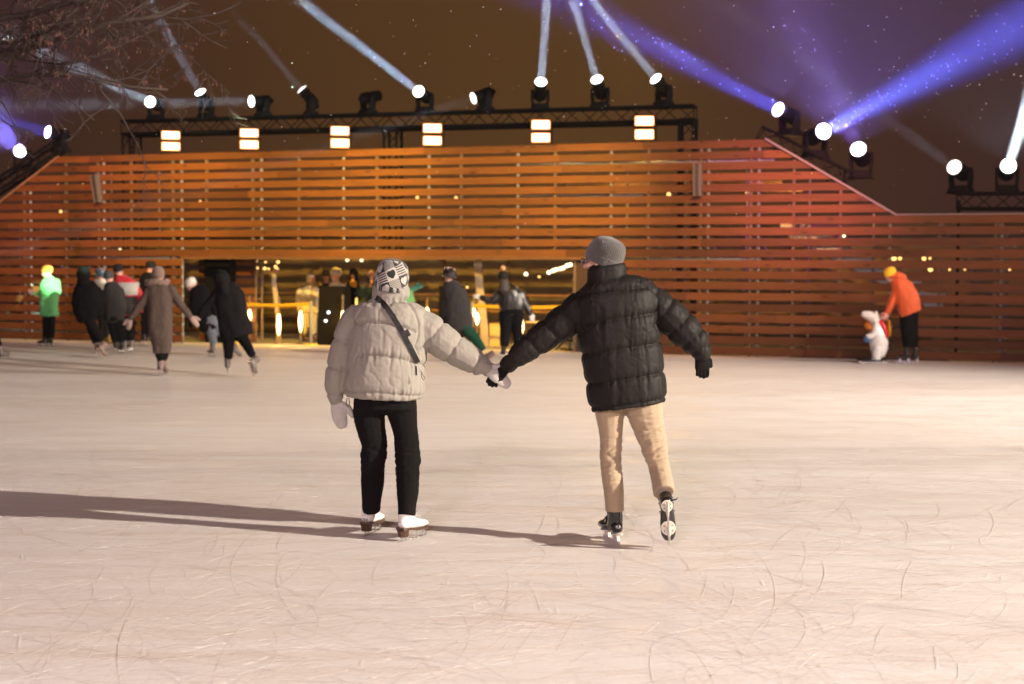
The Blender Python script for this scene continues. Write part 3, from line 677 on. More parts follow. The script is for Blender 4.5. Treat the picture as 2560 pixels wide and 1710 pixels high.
def put_hat(root, Mh, kind, m, k=1.0, m2=None):
    tilt = Matrix.Rotation(R(9), 4, 'X')
    Mx = Mh @ tilt
    if kind in ('beanie', 'pom'):
        mb = MB(); mb.add(*lathe(hat_rows(k, .13 if kind == 'beanie' else .12, slouch=.012), Mx, 24, fn=lambda th, i: .010 * math.cos(th * 12)))
        h = mb.out('knitted_hat', m, root, smooth=True)
        if kind == 'pom':
            b2 = MB(); b2.ball((0, -.02, .185 * k), .048 * k, Mx, 10); me = fuse(b2, .009, 2); displace(me, lambda co, no: .008 * nz(co, 70)); link('pompom', me, m2, h, smooth=True)
    elif kind == 'hood':
        mb = MB(); mb.ball((0, -.030 * k, .018 * k), (.112 * k, .128 * k, .135 * k), Mh, 16); mb.loft([V((0, -.05, -.06)) * k, V((0, -.055, -.15)) * k], [.10 * k, .12 * k], [.085 * k, .09 * k], side=Mh.to_3x3() @ V((1, 0, 0)), n=14, M=Mh)
        if m2 != 'closed':
            pass
        me = fuse(mb, .011, 3)
        displace(me, lambda co, no: .006 * nz(co, 22) + .003 * nz(co, 60)); link('hood', me, m, root, smooth=True)
    elif kind == 'helmet':
        mb = MB(); mb.add(*lathe([(z * 1.06, a * 1.16, b * 1.14, y) for z, a, b, y in hat_rows(k, .125, -.04)], Mx, 24)); h = mb.out('helmet', m, root, smooth=True)
        mb = MB(); mb.loft([V((-.08, .06, -.02)) * k, V((-.05, .118, -.0)) * k, V((.05, .118, .0)) * k, V((.08, .06, -.02)) * k], [.03 * k] * 4, [.008] * 4, side=Mx.to_3x3() @ V((0, 0, 1)), n=8, M=Mx); mb.out('goggles', m2, h, smooth=True)
def skate(root, ankle, heading, up, mboot, kind='small', mblade=None, flip=1):
    """ankle = ankle joint; heading = towards the toe; the blade's edge lies .19 m below the ankle along up"""
    r, f, u = frame_of(heading, up); Mx = mtx(V(ankle), r, f, u); mb = MB()
    if kind == 'figure':
        mb.loft([V((0, -.012, .055)), V((0, -.012, .03)), V((0, -.008, -.03)), V((0, .0, -.075))], [.036, .037, .040, .038], [.042, .044, .052, .060], side=r, n=16, dome=False, M=Mx)
        mb.loft([V((0, -.035, -.075)), V((0, .03, -.072)), V((0, .09, -.083)), V((0, .14, -.088)), V((0, .178, -.092))], [.034, .037, .043, .041, .026], [.032, .040, .030, .024, .017], side=r, n=14, M=Mx)
        me = fuse(mb, .0055, 3); displace(me, lambda co, no: .0016 * nz(co, 30))
        b = link('skate_boot', me, mboot, root, smooth=True)
        s = MB(); 
        pts = [(-.072, .030), (-.05, .037), (0, .034), (.06, .040), (.12, .043), (.165, .034), (.196, .010)]
        for (y0, w0), (y1, w1) in zip(pts[:-1], pts[1:]):
            z0 = -.105 - (.006 if y0 > .05 else -.008 * (1 - (y0 + .07) / .12)); z1 = -.105 - (.006 if y1 > .05 else -.008 * (1 - (y1 + .07) / .12))
            s.hexa([Mx @ V(p) for p in ((-w0, y0, z0 - .010), (w0, y0, z0 - .010), (w1, y1, z1 - .010), (-w1, y1, z1 - .010), (-w0, y0, z0 + .004), (w0, y0, z0 + .004), (w1, y1, z1 + .004), (-w1, y1, z1 + .004))])
        s.out('outsole', M['sole'], b)
        s = MB(); s.loft([V((0, -.040, -.108)), V((0, -.036, -.150))], [.031, .027], [.036, .030], side=r, n=12, ex=3, dome=False, M=Mx); s.out('heel', M['sole'], b)
        s = MB()
        s.box((-.002, -.095, -.190), (.002, .165, -.176), Mx); s.hexa([Mx @ V(p) for p in ((-.002, .165, -.19), (.002, .165, -.19), (.002, .20, -.172), (-.002, .20, -.172), (-.002, .165, -.176), (.002, .165, -.176), (.002, .197, -.150), (-.002, .197, -.150))])
        for y0, y1 in ((-.062, -.05), (-.02, -.008), (.085, .098), (.15, .165)): s.hexa([Mx @ V(p) for p in ((-.003, y0 + .004, -.178), (.003, y0 + .004, -.178), (.003, y1 + .004, -.178), (-.003, y1 + .004, -.178), (-.004, y0, -.118), (.004, y0, -.118), (.004, y1, -.118), (-.004, y1, -.118))])
        s.box((-.026, -.066, -.153), (.026, -.004, -.150), Mx); s.box((-.030, .07, -.126), (.030, .172, -.121), Mx)
        s.out('blade', M['steel'], b)
        s = MB()
        for k in range(6):
            z = .07 - k * .022; y = .035 + (k * .012 if k > 2 else 0); s.loft([V((-.022, y + .012, z)), V((0, y + .022, z - .01)), V((.022, y + .012, z - .02))], [.003] * 3, n=5, M=Mx)
        s.out('laces', mboot, b)
        return b, Mx
    if kind == 'hockey':
        mb.loft([V((0, -.014, .055)), V((0, -.010, .03)), V((0, -.006, -.03)), V((0, .0, -.08))], [.038, .039, .041, .040], [.044, .046, .054, .060], side=r, n=16, dome=False, M=Mx)
        mb.loft([V((0, -.045, -.082)), V((0, .03, -.080)), V((0, .10, -.086)), V((0, .17, -.090)), V((0, .195, -.092))], [.036, .040, .047, .046, .036], [.034, .040, .034, .030, .024], side=r, n=14, M=Mx)
        mb.loft([V((0, -.018, .045)), V((0, -.018, .055))], [.040, .039], [.045, .044], side=r, n=16, M=Mx)
        me = fuse(mb, .006, 3); displace(me, lambda co, no: .0022 * nz(co, 26)); b = link('skate_boot', me, mboot, root, smooth=True)
        for z, y in ((.05, .05), (.0, .055), (-.045, .085)):
            s = MB(); s.loft([V((-.040, y - .04, z)), V((-.03, y, z + .002)), V((.03, y, z + .002)), V((.040, y - .04, z))], [.011] * 4, [.004] * 4, side=u, n=6, M=Mx); s.out('strap', mboot, b)
        s = MB()
        for y0, rr in ((-.035, .034), (.115, .043)): s.loft([V((0, y0, -.1165)), V((0, y0, -.1225))], [rr, rr], [rr * 1.15, rr * 1.15], side=r, n=18, dome=False, M=Mx)
        for y0, y1 in ((-.055, .0), (.09, .14)): s.hexa([Mx @ V(p) for p in ((-.005, y0 - .01, -.172), (.005, y0 - .01, -.172), (.005, y1 + .02, -.172), (-.005, y1 + .02, -.172), (-.012, y0, -.120), (.012, y0, -.120), (.012, y1, -.120), (-.012, y1, -.120))])
        s.hexa([Mx @ V(p) for p in ((-.0045, -.085, -.176), (.0045, -.085, -.176), (.0045, .185, -.176), (-.0045, .185, -.176), (-.006, -.075, -.160), (.006, -.075, -.160), (.006, .18, -.158), (-.006, .18, -.158))])
        s.out('blade_holder', M['holder'], b)
        s = MB(); s.box((-.0018, -.095, -.192), (.0018, .19, -.1755), Mx); s.out('blade', M['steel'], b)
        for y0, rr in ((-.035, .026), (.115, .034)):
            for k in range(6):
                s = MB(); a = k * math.pi / 3 + .5; s.ball((rr * math.cos(a) * .8, y0 + rr * math.sin(a), -.1235), .004, Mx, 6); s.out('rivet', M['ink'], b)
        return b, Mx
    mb.loft([V((0, -.01, .08)), V((0, -.008, .0)), V((0, 0, -.07))], [.056, .052, .046], [.062, .058, .058], side=r, n=10, dome=False, M=Mx)
    mb.loft([V((0, -.04, -.082)), V((0, .04, -.080)), V((0, .11, -.088)), V((0, .16, -.09))], [.036, .042, .044, .032], [.034, .038, .028, .02], side=r, n=10, M=Mx)
    me = fuse(mb, .012, 2); b = link('skate_boot', me, mboot, root, smooth=True)
    s = MB(); s.box((-.002, -.09, -.190), (.002, .18, -.168), Mx); 
    for y0, y1 in ((-.06, -.02), (.09, .13)): s.box((-.008, y0, -.170), (.008, y1, -.11), Mx)
    s.out('blade', mblade or M['steel'], b)
    return b, Mx

SKIN_TONES = [(0.62, 0.34, 0.26), (0.55, 0.30, 0.22)]
def person(label, D, head, coat=None, arms=(), legs=(), hat=None, mcoat=None, mleg=None, mskate=None, mhand=None, thick=.62, lthick=.95,
           vox=.017, face=(0, 1, 0), group=None, k=1.0, hdz=0, coat_fn=None, leg_fn=None, skate_kind='small', hand='glove', ex=2.4, extra=None, skin=None, sm=4, cat='person', eyes=False, bodyvox=None, tilt=None):
    """silhouettes in photo pixels at depth D (optional last entry of a point = metres further away)"""
    s = D / F
    def p(t, base=0):
        return P(t[0], t[1], D + base + (t[3] if len(t) > 3 else 0))
    sk = skin or M['skin']
    feet = [l[-1][:3] for l in legs]
    g0 = p(feet[0]) if feet else p(coat[-1])
    gx = sum(p(f).x for f in feet) / len(feet) if feet else g0.x
    root = empty('person', (gx, D, 0), label, cat, group)
    hc = P(head[0], head[1], D + hdz)
    neck = p(coat[0])
    up = (hc - neck); up = up.normalized() if up.length > .02 else V((0, 0, 1)); up = (up * .5 + V((0, 0, .5))).normalized() if tilt is None else V(tilt).normalized()
    r, f, u = frame_of(face, up); Mh = mtx(hc, r, f, u)
    body = MB(); head_shape(body, Mh, k)
    body.loft([hc - u * .04 * k - f * .02, neck - V((0, 0, .04))], [.052 * k, .062 * k], n=12)
    # coat
    cm = MB(); X = V((1, 0, 0))
    rows = [(p(t), t[2] * s) for t in coat]
    sides = []
    for i, (q, a) in enumerate(rows):
        sides.append(X)
    dep = [(min(max(a * thick, .09), .26) if not callable(thick) else thick(i, a)) for i, (q, a) in enumerate(rows)]
    cm.loft([q for q, a in rows], [a for q, a in rows], dep, side=sides, n=20, dome=False, ex=ex, chord=.85)
    body.loft([q for q, a in rows], [max(.03, a - .075) for q, a in rows], [max(.04, d - .075) for d in dep], side=sides, n=14, dome=False, chord=.85)
    wrists = []
    for a in arms:
        pts = [p(t) for t in a[:-1]]; rr = [t[2] * s for t in a[:-1]]
        cm.loft(pts, rr, n=12)
        tip = p(a[-1]); wd = (tip - pts[-1]).normalized()
        body.loft(pts + [pts[-1] + wd * .02], [max(.020, x - .034) for x in rr] + [.022], n=8)
        wrists.append((pts[-1], wd, tip, a))
    hm = []
    for i, (wp, wd, tip, a) in enumerate(wrists):
        nrm = V((0, -.9, .5)); sd = 1 if wd.x > 0 else -1
        hand_shape(body, wp + wd * .02, wd, nrm, sd, .92 * k)
        if hand:
            b = MB()
            if hand == 'mitten': mitten_shape(b, wp + wd * .015, wd, nrm, sd, k)
            else: hand_shape(b, wp + wd * .015, wd, nrm, sd, 1.0 * k, fat=1.22)
            hm.append(b)
    lm = MB(); anks = []
    if legs:
        hipw = legs[0][0][2] * s
        for l in legs:
            ady = l[-1][4] if len(l[-1]) > 4 else 0; nl = len(l) - 2
            pts = [p(t, 0 if len(t) > 3 else ady * (i / nl) ** 1.3) for i, t in enumerate(l[:-1])]; rr = [t[2] * s for t in l[:-1]]
            lm.loft(pts, rr, [max(x * lthick, .060 + .018 * (i / nl)) for i, x in enumerate(rr)], side=X, n=14, dome=False, ex=2.2)
            kn = pts[-1]; kk = pts[-2]; anks.append((kn, (kk - kn).normalized(), l[-1]))
            body.loft(pts[:-1] + [pts[-2].lerp(pts[-1], .5)], [max(.028, x - .03) for x in rr], n=10)
        h0 = sum((p(l[0]) for l in legs), V()) / len(legs); wd_ = max(abs(p(legs[0][0]).x - p(legs[-1][0]).x) / 2 + hipw, hipw)
        lm.loft([h0 + V((0, 0, .12)), h0 + V((0, 0, .07)), h0 + V((0, 0, .0)), h0 + V((0, 0, -.03))], [wd_ * .80, wd_ * .95, wd_ * .97, wd_ * .75], [min(wd_ * .6, .12), min(wd_ * .72, .15), min(wd_ * .7, .15), .09], side=X, n=18, ex=2.6, dome=False)
        body.ball(h0 + V((0, 0, .10)), (wd_ * .5, .06, .07), None, 12)
        for (kn, du, ft) in anks: body.loft([kn + du * .12, kn + du * .03], [.03, .028], n=8)
    bv = bodyvox or min(vox, .014)
    me = fuse(body, bv, 2); link('body', me, sk, root, smooth=True)
    if hm:
        for b in hm: 
            link('mitten' if hand == 'mitten' else 'glove', fuse(b, min(.009, vox * .6), 1), mhand or mcoat, root, smooth=True)
    me = fuse(cm, vox, sm)
    if coat_fn: displace(me, coat_fn)
    else: displace(me, lambda co, no: .011 * nz(co, 9, 9, 5) + .006 * nz(co, 24, 24, 14))
    co_o = link('coat', me, mcoat, root, smooth=True)
    if legs:
        me = fuse(lm, vox, sm)
        if leg_fn: displace(me, leg_fn)
        else: displace(me, lambda co, no: .006 * nz(co, 10, 10, 22) + .004 * nz(co, 26))
        link('trousers', me, mleg, root, smooth=True)
        for i, (kn, du, ft) in enumerate(anks):
            hd = V(ft[2]); upv = V(ft[3]) if len(ft) > 3 and ft[3] is not None else V((0, 0, 1)); a_ = P(ft[0], ft[1], D + (ft[4] if len(ft) > 4 else 0))
            skate(root, a_, hd, upv, mskate, skate_kind, M['steel'])
    if hat: put_hat(root, Mh, hat[0], hat[1], k, hat[2] if len(hat) > 2 else None)
    if eyes:
        for x in (-.030, .030):
            b = MB(); b.ball((x, .083, .004), (.012, .008, .007), Mh, 8); b.out('eye', M['ink'], root, smooth=True)
        b = MB(); b.ball((0, .0925, -.066), (.020, .006, .006), Mh, 8); b.out('mouth', mat('lips', (.35, .1, .09), .5), root, smooth=True)
    return dict(root=root, coat=co_o, Mh=Mh, s=s)

# ------------------------------------------------------------------ quilted jackets of the two main skaters
def puffer(D, torso, seams, armholes, arms, A=.016, seed=0.0, wr=.007, big=.009, gro=.007, dseam=.034):
    s = D / F
    ty = np.array([P(t[0], t[1], D).z for t in torso])[::-1]; tx = np.array([P(t[0], t[1], D).x for t in torso])[::-1]; ta_ = np.array([t[2] * s for t in torso])[::-1]
    SE = []
    for sm in seams:
        q = [P(x, y, D) for x, y in sm]; SE.append((np.array([v.x for v in q]), np.array([v.z for v in q])))
    def seg_dist(co2, poly):
        best = np.full(len(co2), 9.); tt = np.zeros(len(co2)); acc = 0
        for a, b in zip(poly[:-1], poly[1:]):
            d = b - a; L = np.linalg.norm(d); t = np.clip(((co2 - a) @ d) / (L * L), 0, 1); ds = np.linalg.norm(co2 - (a + t[:, None] * d), axis=1)
            m = ds < best; best[m] = ds[m]; tt[m] = acc + t[m] * L; acc += L
        return best, tt
    AR = [(np.array([(v.x, v.z) for v in [P(t[0], t[1], D) for t in a['pts']]]), a) for a in arms]
    HO = [np.array([(v.x, v.z) for v in [P(x, y, D) for x, y in h]]) for h in armholes]
    def fn(co, no):
        x, y, z = co.T; xz = np.stack([x, z], 1)
        cx = np.interp(z, ty, tx); aa = np.interp(z, ty, ta_); qt = np.abs(x - cx) / aa
        n1 = nz(co, 5, 5, 5, seed); n2 = nz(co, 38, 30, 6, seed + 3)
        rot = np.stack([x * 11 + z * 13, y * 9, z * 5 - x * 5], 1); n3 = nz(rot, 1, off=seed + 9); n4 = nz(co, 55, off=seed)
        d = np.full(len(co), 9.)
        for sx, sz in SE:
            dd = np.abs(z - np.interp(x, sx, sz)); d = np.minimum(d, dd)
        T = A * (1 - np.exp(-(d / dseam) ** 2)) - gro * np.exp(-(d / .0055) ** 2) + wr * np.exp(-d / .05) * np.abs(n2) * -1.6 + wr * .6 * n2 * np.exp(-d / .09)
        # sleeves
        isarm = np.zeros(len(co)); AA = np.zeros(len(co))
        for poly, a in AR:
            ds, t = seg_dist(xz, poly); L = np.sum(np.linalg.norm(np.diff(poly, axis=0), axis=1)); rad = np.interp(t / L, np.linspace(0, 1, len(a['pts'])), [p_[2] * s for p_ in a['pts']])
            m = (ds < rad * 1.25) & ((qt > .97) | (t > L * a.get('from', .18)))
            sd = np.full(len(co), 9.)
            for q in a['seams']: sd = np.minimum(sd, np.abs(t - q * L))
            wv = A * .7 * (1 - np.exp(-(sd / .02) ** 2)) - gro * .7 * np.exp(-(sd / .0055) ** 2) - wr * .9 * np.exp(-sd / .05) * np.abs(n2) * 1.2
            AA = np.where(m, wv, AA); isarm = np.where(m, 1, isarm)
        off = np.where(isarm > 0, AA, T)
        for h in HO:
            hd, _ = seg_dist(xz, h); off = off - gro * 1.1 * np.exp(-(hd / .006) ** 2) - .004 * np.exp(-hd / .03)
        rid = np.maximum(0, 1 - np.abs(n3) * 5)
        return off - A * .1 + big * n1 - .003 * rid * (.3 + np.abs(n1)) + .0015 * n4
    return fn
def legfold(seed, knees, amp=.010, hem=None):
    K = [P(x, y, D_) for x, y, D_ in knees]
    def fn(co, no):
        x, y, z = co.T
        n1 = nz(co, 5, 5, 5, seed); n2 = nz(np.stack([x * 7 + z * 5, y * 7, z * 30 - x * 9], 1), 1, off=seed + 2); rid = np.maximum(0, 1 - np.abs(n2) * 4)
        o = .006 * n1 + .0012 * nz(co, 40, off=seed)
        for k_ in K:
            d = np.sqrt((x - k_.x) ** 2 + (z - k_.z) ** 2); o = o - amp * rid * np.exp(-(d / .11) ** 2)
        return o - .0010 * rid
    return fn

cream = cloth('cream_shell_fabric', (.262, .238, .198), .72, bump=.18, bscale=220, sheen=.15)
blackj = mat('black_shell_fabric', (.0135, .0115, .010), .58, bump=.12, bscale=180, spec=.16)
blackw = cloth('black_wool', (.006, .005, .005), .95, sheen=0, spec=.15)
chino = cloth('beige_chino', (.37, .275, .175), .85, bump=.2, bscale=260)
mitt = cloth('pale_grey_fleece', (.50, .47, .43), .95, bump=.9, bscale=130)
gloveb = cloth('black_knit_glove', (.007, .006, .006), .95, sheen=0, spec=.2)
CROSS = None
# --- woman on the left
WD = 8.68
w_rows = [(978, 713, 38), (978, 720, 41), (977, 738, 43), (976, 749, 44), (975, 757, 64), (976, 770, 84), (977, 798, 95), (974, 838, 97), (967, 880, 98), (961, 925, 99), (960, 960, 100), (961, 982, 99), (962, 992, 91)]
w_armR = [(1030, 800, 38), (1072, 826, 43), (1112, 858, 42), (1150, 882, 37), (1185, 902, 33), (1204, 913, 29), (1215, 920, 17, -.02), (1250, 944, 0, -.03)]
w_armL = [(888, 796, 32, .03), (868, 840, 33, .03), (854, 885, 32, .02), (844, 930, 31), (838, 966, 27), (837, 990, 21), (838, 1000, 15), (853, 1052)]
w_legs = [[(921, 1020, 42), (924, 1050, 40), (930, 1080, 36), (937, 1112, 33), (934, 1138, 35), (932, 1165, 31), (931, 1210, 29), (929, 1250, 25), (928, 1278, 24), (923, 1264, (.32, .95, 0), (0, 0, 1), .08)],
          [(1003, 1020, 41), (1008, 1050, 36), (1014, 1084, 31), (1017, 1120, 32), (1020, 1150, 34), (1019, 1180, 31), (1019, 1230, 27), (1017, 1268, 23), (1016, 1290, 22), (1018, 1278, (.56, .83, 0), (0, 0, 1), -.10)]]
w_rows = [(a, b, c * (1.06 if i < 4 else 1.03)) for i, (a, b, c) in enumerate(w_rows)]
w_fn = puffer(WD, w_rows, [[(860, 811), (923, 804), (974, 806), (1005, 814), (1060, 834)], [(850, 892), (908, 883), (959, 885), (1010, 894), (1070, 914)], [(850, 974), (958, 976), (1070, 989)], [(850, 750), (960, 752), (1060, 748)]],
              [[(1016, 745), (1038, 775), (1049, 805), (1050, 835), (1042, 862), (1050, 882)], [(906, 772), (884, 810), (872, 845), (868, 900), (862, 960)]],
              [dict(pts=w_armR[:-1], seams=(.30, .58, .91), **{'from': .12}), dict(pts=w_armL[:-1], seams=(.30, .62, .93), **{'from': .35})], A=.009, seed=2.0, wr=.011, big=.008, gro=.009, dseam=.020)
wm = person('person in a cream puffer jacket and black trousers holding hands with the taller skater', WD, (979, 707), coat=w_rows, arms=[w_armR, w_armL], legs=w_legs,
            mcoat=cream, mleg=blackw, mskate=M['white_leather'], mhand=mitt, hand='mitten', skate_kind='figure', face=(.12, .99, 0),
            thick=lambda i, a: (.09, .10, .105, .108, .13, .15, .165, .18, .19, .195, .2, .2, .185)[i], vox=.0068, sm=5, ex=2.3, coat_fn=w_fn, leg_fn=legfold(4., [(935, 1140, WD), (1018, 1155, WD)], .008), bodyvox=.011, cat='person')
wroot = wm['root']
# patterned knitted hat: checks, stripes and hearts knitted in black and off-white
def knit_hat(Mh, k, root):
    n = 300; rows0 = [(-.055, .080, .104, -.002), (-.054, .087, .110, -.003), (-.03, .0905, .1125, -.004)]; m_ = 70
    rows = list(rows0)
    for i in range(1, m_ + 1):
        t = i / m_
        if t < .4: z = -.03 + t / .4 * .065; c = 1.0
        else:
            q = (t - .4) / .6; z = .035 + .098 * math.sin(q * math.pi / 2); c = max(.004, math.cos(q * math.pi / 2) ** .66)
        rows.append((z, .0915 * c, .1135 * c, -.005))
    rows = [(z * k, a * k, b * k, y * k) for z, a, b, y in rows]
    Mx = Mh @ Matrix.Rotation(R(-4), 4, 'X') @ Matrix.Rotation(R(7), 4, 'Y')
    vs, fs = lathe(rows, Mx, n, fn=lambda th, i: .004 * math.cos(th * 75) + .004 * math.cos(i * 2.1))
    me = bpy.data.meshes.new('knitted_hat'); me.from_pydata(vs, [], fs); me.update(); fix_normals(me)
    at = me.attributes.new('knit', 'FLOAT', 'POINT'); val = []
    for i, (z, a, b, y) in enumerate(rows):
        for j in range(n):
            th = 2 * math.pi * j / n; uu = (th - 4.25) * .100; vv = z / k * 1.05
            U = uu * .86 + vv * .5; Vv = -uu * .5 + vv * .86; cs = .066
            cu, cv = math.floor(U / cs + .3), math.floor(Vv / cs + .45); fu, fv = (U / cs + .3) - cu - .5, (Vv / cs + .45) - cv - .5
            t = 1 if cu % 2 else 3
            if (cu + cv) % 2 == 0:   # striped square
                c = 1.0 if math.sin((fu * (1 if t == 1 else .1) + fv) * 30) > -.05 else 0.0
            else:
                hx, hy = fu * 2.9, fv * 2.9 + .15; heart = (hx * hx + hy * hy - 1) ** 3 - hx * hx * hy ** 3 < 0
                c = (0.0 if heart else 1.0) if t == 1 else (1.0 if heart else 0.0)
            if z / k > .118: c = 0.0
            val.append(c)
    at.data.foreach_set('value', val)
    m = cloth('patterned_knit', (.6, .58, .55), .95, bump=.5, bscale=300); nt = m.node_tree; b_ = nt.nodes['Principled BSDF']
    a_ = nt.nodes.new('ShaderNodeAttribute'); a_.attribute_name = 'knit'; mx = nt.nodes.new('ShaderNodeMix'); mx.data_type = 'RGBA'
    mx.inputs[6].default_value = (.012, .011, .012, 1); mx.inputs[7].default_value = (.43, .40, .35, 1); nt.links.new(a_.outputs['Fac'], mx.inputs['Factor']); nt.links.new(mx.outputs[2], b_.inputs['Base Color'])
    return link('knitted_hat', me, m, root, smooth=True)
knit_hat(wm['Mh'], 1.10, wroot)
def drape(root, coat, pts, width, m, name, lift=.006, thick=.003):
    """a band lying on the garment, found by looking at it from the front"""
    bm = bmesh.new(); bm.from_mesh(coat.data); bvh = BVHTree.FromBMesh(bm); bm.free()
    inv = Matrix(); o = V((0, 0, CAMZ)); q = []
    fine = []
    for a, b in zip(pts[:-1], pts[1:]):
        for i in range(5): fine.append((a[0] + (b[0] - a[0]) * i / 5, a[1] + (b[1] - a[1]) * i / 5))
    fine.append(pts[-1])
    for px, py in fine:
        d = ray(px, py).normalized(); h = bvh.ray_cast(o, d)
        if h[0] is not None: q.append((h[0], h[1]))
    if len(q) < 2: return None
    P_ = [a for a, b in q]
    P_ = [P_[0]] + [(P_[i - 1] + P_[i] * 2 + P_[i + 1]) / 4 for i in range(1, len(P_) - 1)] + [P_[-1]]
    mb = MB(); vs = []
    for i, pt in enumerate(P_):
        t = (P_[min(i + 1, len(P_) - 1)] - P_[max(i - 1, 0)]).normalized(); n = V((0, -1, .0)); n = (q[i][1] * .3 + n).normalized(); n = (n - t * n.dot(t)).normalized(); sd = t.cross(n)
        for (u_, v_) in ((-1, 0), (1, 0), (1, 1), (-1, 1)): vs.append(pt + sd * (u_ * width / 2) + n * (lift + v_ * thick))
    fs = []
    for i in range(len(P_) - 1):
        for j in range(4): a, b = i * 4 + j, i * 4 + (j + 1) % 4; fs.append((a, b, b + 4, a + 4))
    fs += [(3, 2, 1, 0), tuple((len(P_) - 1) * 4 + j for j in range(4))]
    mb.add(vs, fs); return mb.out(name, m, root)
webbing = mat('black_webbing', (.012, .011, .011), .7, bump=.4, bscale=300)
bag = empty('shoulder_bag', P(1043, 925, WD - .2), 'black strap of a shoulder bag slung diagonally over the cream jacket', 'bag')
drape(bag, wm['coat'], [(943, 745), (955, 755), (970, 773), (990, 803), (1008, 835), (1022, 862), (1034, 886), (1043, 904)], .033, webbing, 'strap', .008, .004)
drape(bag, wm['coat'], [(1011, 827), (1020, 841)], .042, mat('black_buckle', (.02, .018, .018), .3), 'buckle', .013, .005)
for pts, nm in (([(868, 994), (866, 1006), (868, 1017), (872, 1018), (874, 1006), (872, 995)], 'drawcord'), ([(1052, 928), (1056, 935), (1062, 945), (1059, 951), (1055, 944), (1053, 934)], 'drawcord')):
    mb = MB(); mb.loft([P(x, y, WD - .20 if x > 1000 else WD - .12) for x, y in pts], [.0022] * len(pts), n=6); mb.out(nm, webbing, wroot)
drape(wroot, wm['coat'], [(1040, 915), (1041, 938)], .008, M['ink'], 'zip_pull', .004, .004)
# gathered cuff of the right sleeve and ribs at the hem
mb = MB(); a, b = P(1203, 911, WD), P(1222, 924, WD); d_ = (b - a).normalized()
rr_ = .044
mb.loft([a + (b - a) * t for t in (0, .25, .5, .75, 1.)], [.050, .043, .046, .041, .044], n=40); me = mb.mesh(); fix_normals(me)
c0 = a
def cuff_fn(co, no):
    v = co - np.array(c0); ax = np.array(d_); up_ = np.array(d_.cross(V((0, 1, 0))).normalized()); th = np.arctan2(v @ up_, v @ np.array((0, 1, 0.)))
    return .004 * np.cos(th * 15)
displace(me, cuff_fn); link('cuff', me, cream, wroot, smooth=True)
# number and marks written on the rental skates
def writing(root, txt, centre, right, up, size, m, name='written_number'):
    cu = bpy.data.curves.new('txt', 'FONT'); cu.body = txt; cu.size = size; cu.extrude = .0006; cu.align_x = 'CENTER'; cu.align_y = 'CENTER'; cu.shear = .15
    o = bpy.data.objects.new('txt', cu); C.objects.link(o); dg = bpy.context.evaluated_depsgraph_get(); me = bpy.data.meshes.new_from_object(o.evaluated_get(dg)); bpy.data.objects.remove(o)
    r = V(right).normalized(); u = V(up); u = (u - r * u.dot(r)).normalized(); n = r.cross(u)
    me.transform(mtx(V(centre), r, u, n)); me.materials.clear(); return link(name, me, m, root)
def on_surface(root, px, py, lift=.003):
    best = None
    o = V((0, 0, CAMZ)); d = ray(px, py).normalized()
    for ch in root.children:
        if ch.name.startswith('skate_boot'):
            bm = bmesh.new(); bm.from_mesh(ch.data); h = BVHTree.FromBMesh(bm).ray_cast(o, d); bm.free()
            if h[0] is not None and (best is None or h[3] < best[0]): best = (h[3], h[0], h[1], ch)
    return best
def write_on(root, txt, px, py, size, m):
    b = on_surface(root, px, py)
    if not b: return
    n = b[2]; n = V((n.x, n.y, n.z * .3)).normalized(); 
    if n.y > 0: n = -n
    r = V((-n.y, n.x, 0)).normalized()
    if r.x < 0: r = -r
    u = n.cross(r); 
    if u.z < 0: u = -u
    writing(b[3], txt, b[1] + n * .004, r, u, size, m)
write_on(wroot, '39', 913, 1301, .034, M['ink']); write_on(wroot, 'L.', 913, 1287, .014, M['ink']); write_on(wroot, 'L.', 1004, 1296, .012, M['ink'])

# --- man on the right
MD = 8.58
m_rows = [(1518, 664, 40), (1517, 671, 43), (1517, 692, 44), (1519, 700, 50), (1524, 708, 74), (1532, 720, 94), (1537, 738, 104), (1541, 770, 101), (1544, 810, 98), (1549, 850, 97), (1556, 900, 95), (1563, 950, 94), (1569, 1000, 92), (1571, 1014, 89)]
m_armL = [(1458, 765, 44), (1414, 802, 42), (1370, 834, 37), (1325, 868, 33), (1290, 895, 27), (1268, 912, 21, .09), (1236, 946, 0, .06)]
m_armR = [(1628, 754, 40), (1672, 786, 42), (1708, 822, 42), (1738, 855, 36), (1753, 880, 25), (1757, 925)]
m_legs = [[(1525, 1010, 39), (1525, 1036, 34), (1527, 1070, 28), (1528, 1105, 26), (1527, 1140, 27), (1529, 1176, 26), (1534, 1218, 25), (1537, 1277, 21.5), (1537, 1283, (-.30, .95, 0), (0, 0, 1), -.03)],
          [(1608, 1005, 47), (1612, 1030, 44), (1620, 1062, 38), (1630, 1096, 33), (1639, 1130, 29.5), (1647, 1165, 26, -.07), (1655, 1200, 25, -.13), (1660, 1232, 24, -.19), (1665, 1252, (.10, .35, -.93), (.03, .93, .36), -.20)]]
m_rows = [(a, b, c * 1.04) for a, b, c in m_rows]
for l_ in m_legs:
    for i_ in range(len(l_) - 1): l_[i_] = (l_[i_][0], l_[i_][1], l_[i_][2] * 1.09) + tuple(l_[i_][3:])
